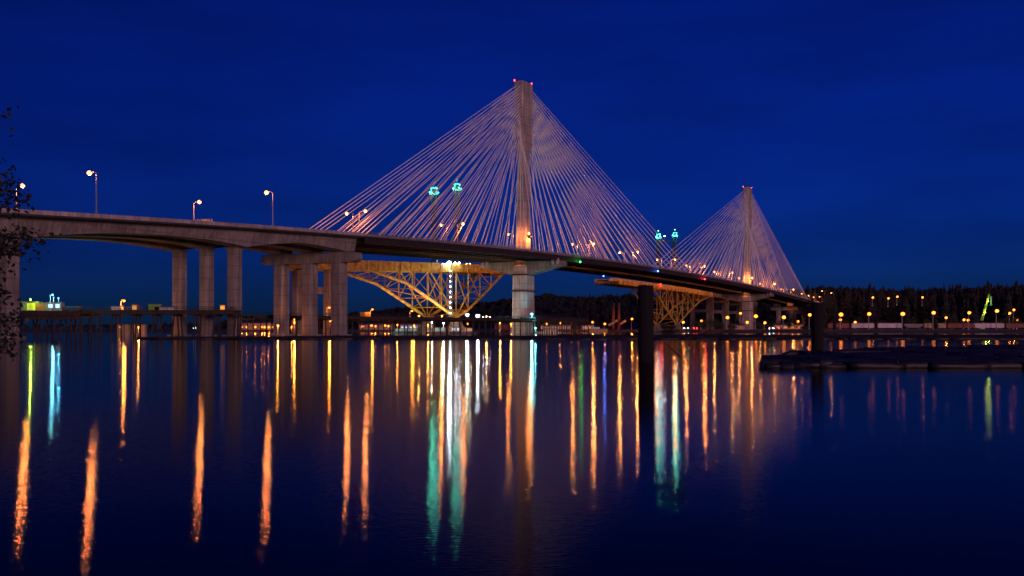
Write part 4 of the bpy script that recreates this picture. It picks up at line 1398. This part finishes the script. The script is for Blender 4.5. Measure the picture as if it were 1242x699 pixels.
a, b = at(950, 93, .15), at(986, 95, .2); mb = MB(); mb.path([a, a.lerp(b, .3) + Vector((0, 0, .1)), a.lerp(b, .7), b], [.2, .38, .36, .3], 9)
tag(mb.build("drift_log", M['log'], None, True), "lone drifting log in the gap left of the second black pile", "log")


def pile(px, wpx, ytop, Y, label, seed):
    rr = random.Random(seed); c = at(px, Y); r = wpx / 2 * Y / FPX; zt = zat(ytop, Y)
    t = thing("mooring_pile", (c.x, c.y, 0), label, "pile")
    mb = MB(); rings = []
    for i in range(9):
        z = -3 + (zt + 3) * i / 8; rings.append([(c.x + cos(2 * pi * k / 20) * r * rr.uniform(.97, 1.03), c.y + sin(2 * pi * k / 20) * r * rr.uniform(.97, 1.03), z + (rr.uniform(-.06, .02) if i == 8 else 0)) for k in range(20)])
    mb.ring(rings); mb.build("shaft", M['wet_wood'], t, True)
    mb = MB(); mb.path([(c.x, c.y, -.5), (c.x, c.y, .35), (c.x, c.y, .62)], [r * 1.05, r * 1.045, r * 1.02], 20); mb.build("weed_collar", M["wet_wood"], t, True)
    mb = MB()
    for z in (zt - .6,):
        mb.path([(c.x + cos(2 * pi * k / 16) * r * 1.02, c.y + sin(2 * pi * k / 16) * r * 1.02, z) for k in range(17)], .04, 5)
    mb.build("iron_band", M['dark_steel'], t)
    return t


pile(783.3, 19, 346, 76, "thick black mooring pile standing alone in the river before the arch", 1)
pile(991.5, 14.5, 367, 92, "second black mooring pile rising behind the log raft", 2)
a, b = at(838, 70.6, -.2), at(804.5, 69.5, 1.7)
mb = MB(); mb.path([a, a.lerp(b, .5) + Vector((0, 0, .03)), b], [.035, .028, .018], 6)
tag(mb.build("leaning_stick", M['wet_wood'], None, True), "thin dark stick leaning out of the water right of the first black pile", "stick")
c = at(66, 172, .1); mb = MB(); mb.sphere(c, .55, 10, 6, 0, (1.3, .8, .5)); mb.sphere(c + Vector((.45, 0, .4)), .17, 8, 5); mb.path([c + Vector((.35, 0, .1)), c + Vector((.45, 0, .4))], .12, 6)
tag(mb.build("water_bird", M['log'], None, True), "small dark duck floating left under the wharf lights", "bird")

# ================================================================== near leafy tree at the left edge
rng = random.Random(77)
TY = 12.0
t = thing("leafy_tree", (-7.4, 12.4, .6), "near dark leafy branches reaching in from the left edge of the photo", "tree")
mb = MB(); mb.path([(-7.4, 12.4, .2), (-7.5, 12.4, 2.2), (-7.35, 12.3, 4.2), (-7.6, 12.3, 6.5)], [.16, .13, .10, .05], 8); mb.build("trunk", M['bark'], t, True)
br, lv = MB(), MB()
def bez(a, b, sag, n=6):
    a, b = Vector(a), Vector(b)
    return [a.lerp(b, i / (n - 1)) + Vector((0, 0, sag * sin(pi * i / (n - 1)))) for i in range(n)]
targets = [(2, 137, 12.0, 8), (3, 150, 12.0, 8), (12, 212, 12.0, 34), (18, 228, 11.9, 30), (8, 236, 12.1, 40), (22, 244, 12, 30), (10, 250, 12, 44), (4, 224, 12, 40),
           (12, 288, 12, 70), (26, 284, 12.0, 60), (40, 290, 11.9, 42), (50, 286, 11.8, 16), (24, 300, 12, 50), (8, 304, 12, 50), (30, 310, 12, 16),
           (4, 330, 12, 22), (2, 352, 12, 30), (6, 368, 12, 55), (12, 384, 12, 60), (18, 392, 11.9, 36), (4, 392, 12, 60), (8, 406, 12, 60), (16, 414, 12, 30), (6, 424, 12, 40), (14, 429, 12, 22)]
for px, py, Y, nl in targets:
    e = at(px, Y, zat(py, Y)); st_ = Vector((-7.45, 12.4, min(6.2, max(.9, e.z - rng.uniform(.0, .5)))))
    pts = bez(st_, e, rng.uniform(-.05, .12)); br.path(pts, [.032, .028, .022, .016, .011, .006], 5)
    for _ in range(int(nl * 1.25)):
        base = pts[rng.choice((3, 4, 4, 5, 5))] + Vector((rng.gauss(0, .07), rng.gauss(0, .10), rng.gauss(0, .065)))
        L = rng.uniform(.05, .095); d = Vector((rng.uniform(-.4, 1), rng.uniform(-.7, .7), rng.uniform(-1, .5))).normalized(); sd = d.cross(Vector((rng.uniform(-1, 1), rng.uniform(-1, 1), rng.uniform(-1, 1)))).normalized() * L * .3
        n = len(lv.v)
        lv.v += [tuple(base), tuple(base + d * L * .4 + sd), tuple(base + d * L), tuple(base + d * L * .4 - sd)]
        lv.f.append((n, n + 1, n + 2, n + 3)); lv.m.append(0)
        if rng.random() < .3: br.tube(base - d * .05, base, .003, n=3)
# canopy beyond the frame
for _ in range(2600):
    base = Vector((-7.9 + rng.gauss(-.6, .6), 12.4 + rng.gauss(0, .8), rng.uniform(1.4, 7.2)))
    if base.x > -.5117 * base.y - .12: continue
    L = rng.uniform(.05, .09); d = Vector((rng.uniform(-1, 1), rng.uniform(-1, 1), rng.uniform(-1, .5))).normalized(); sd = d.cross(Vector((rng.uniform(-1, 1), 1, rng.uniform(-1, 1)))).normalized() * L * .3
    lv.quad(base, base + d * L * .4 + sd, base + d * L, base + d * L * .4 - sd)
br.build("branch", M['bark'], t, True)
lv.build("crown", M['leaf'], t)
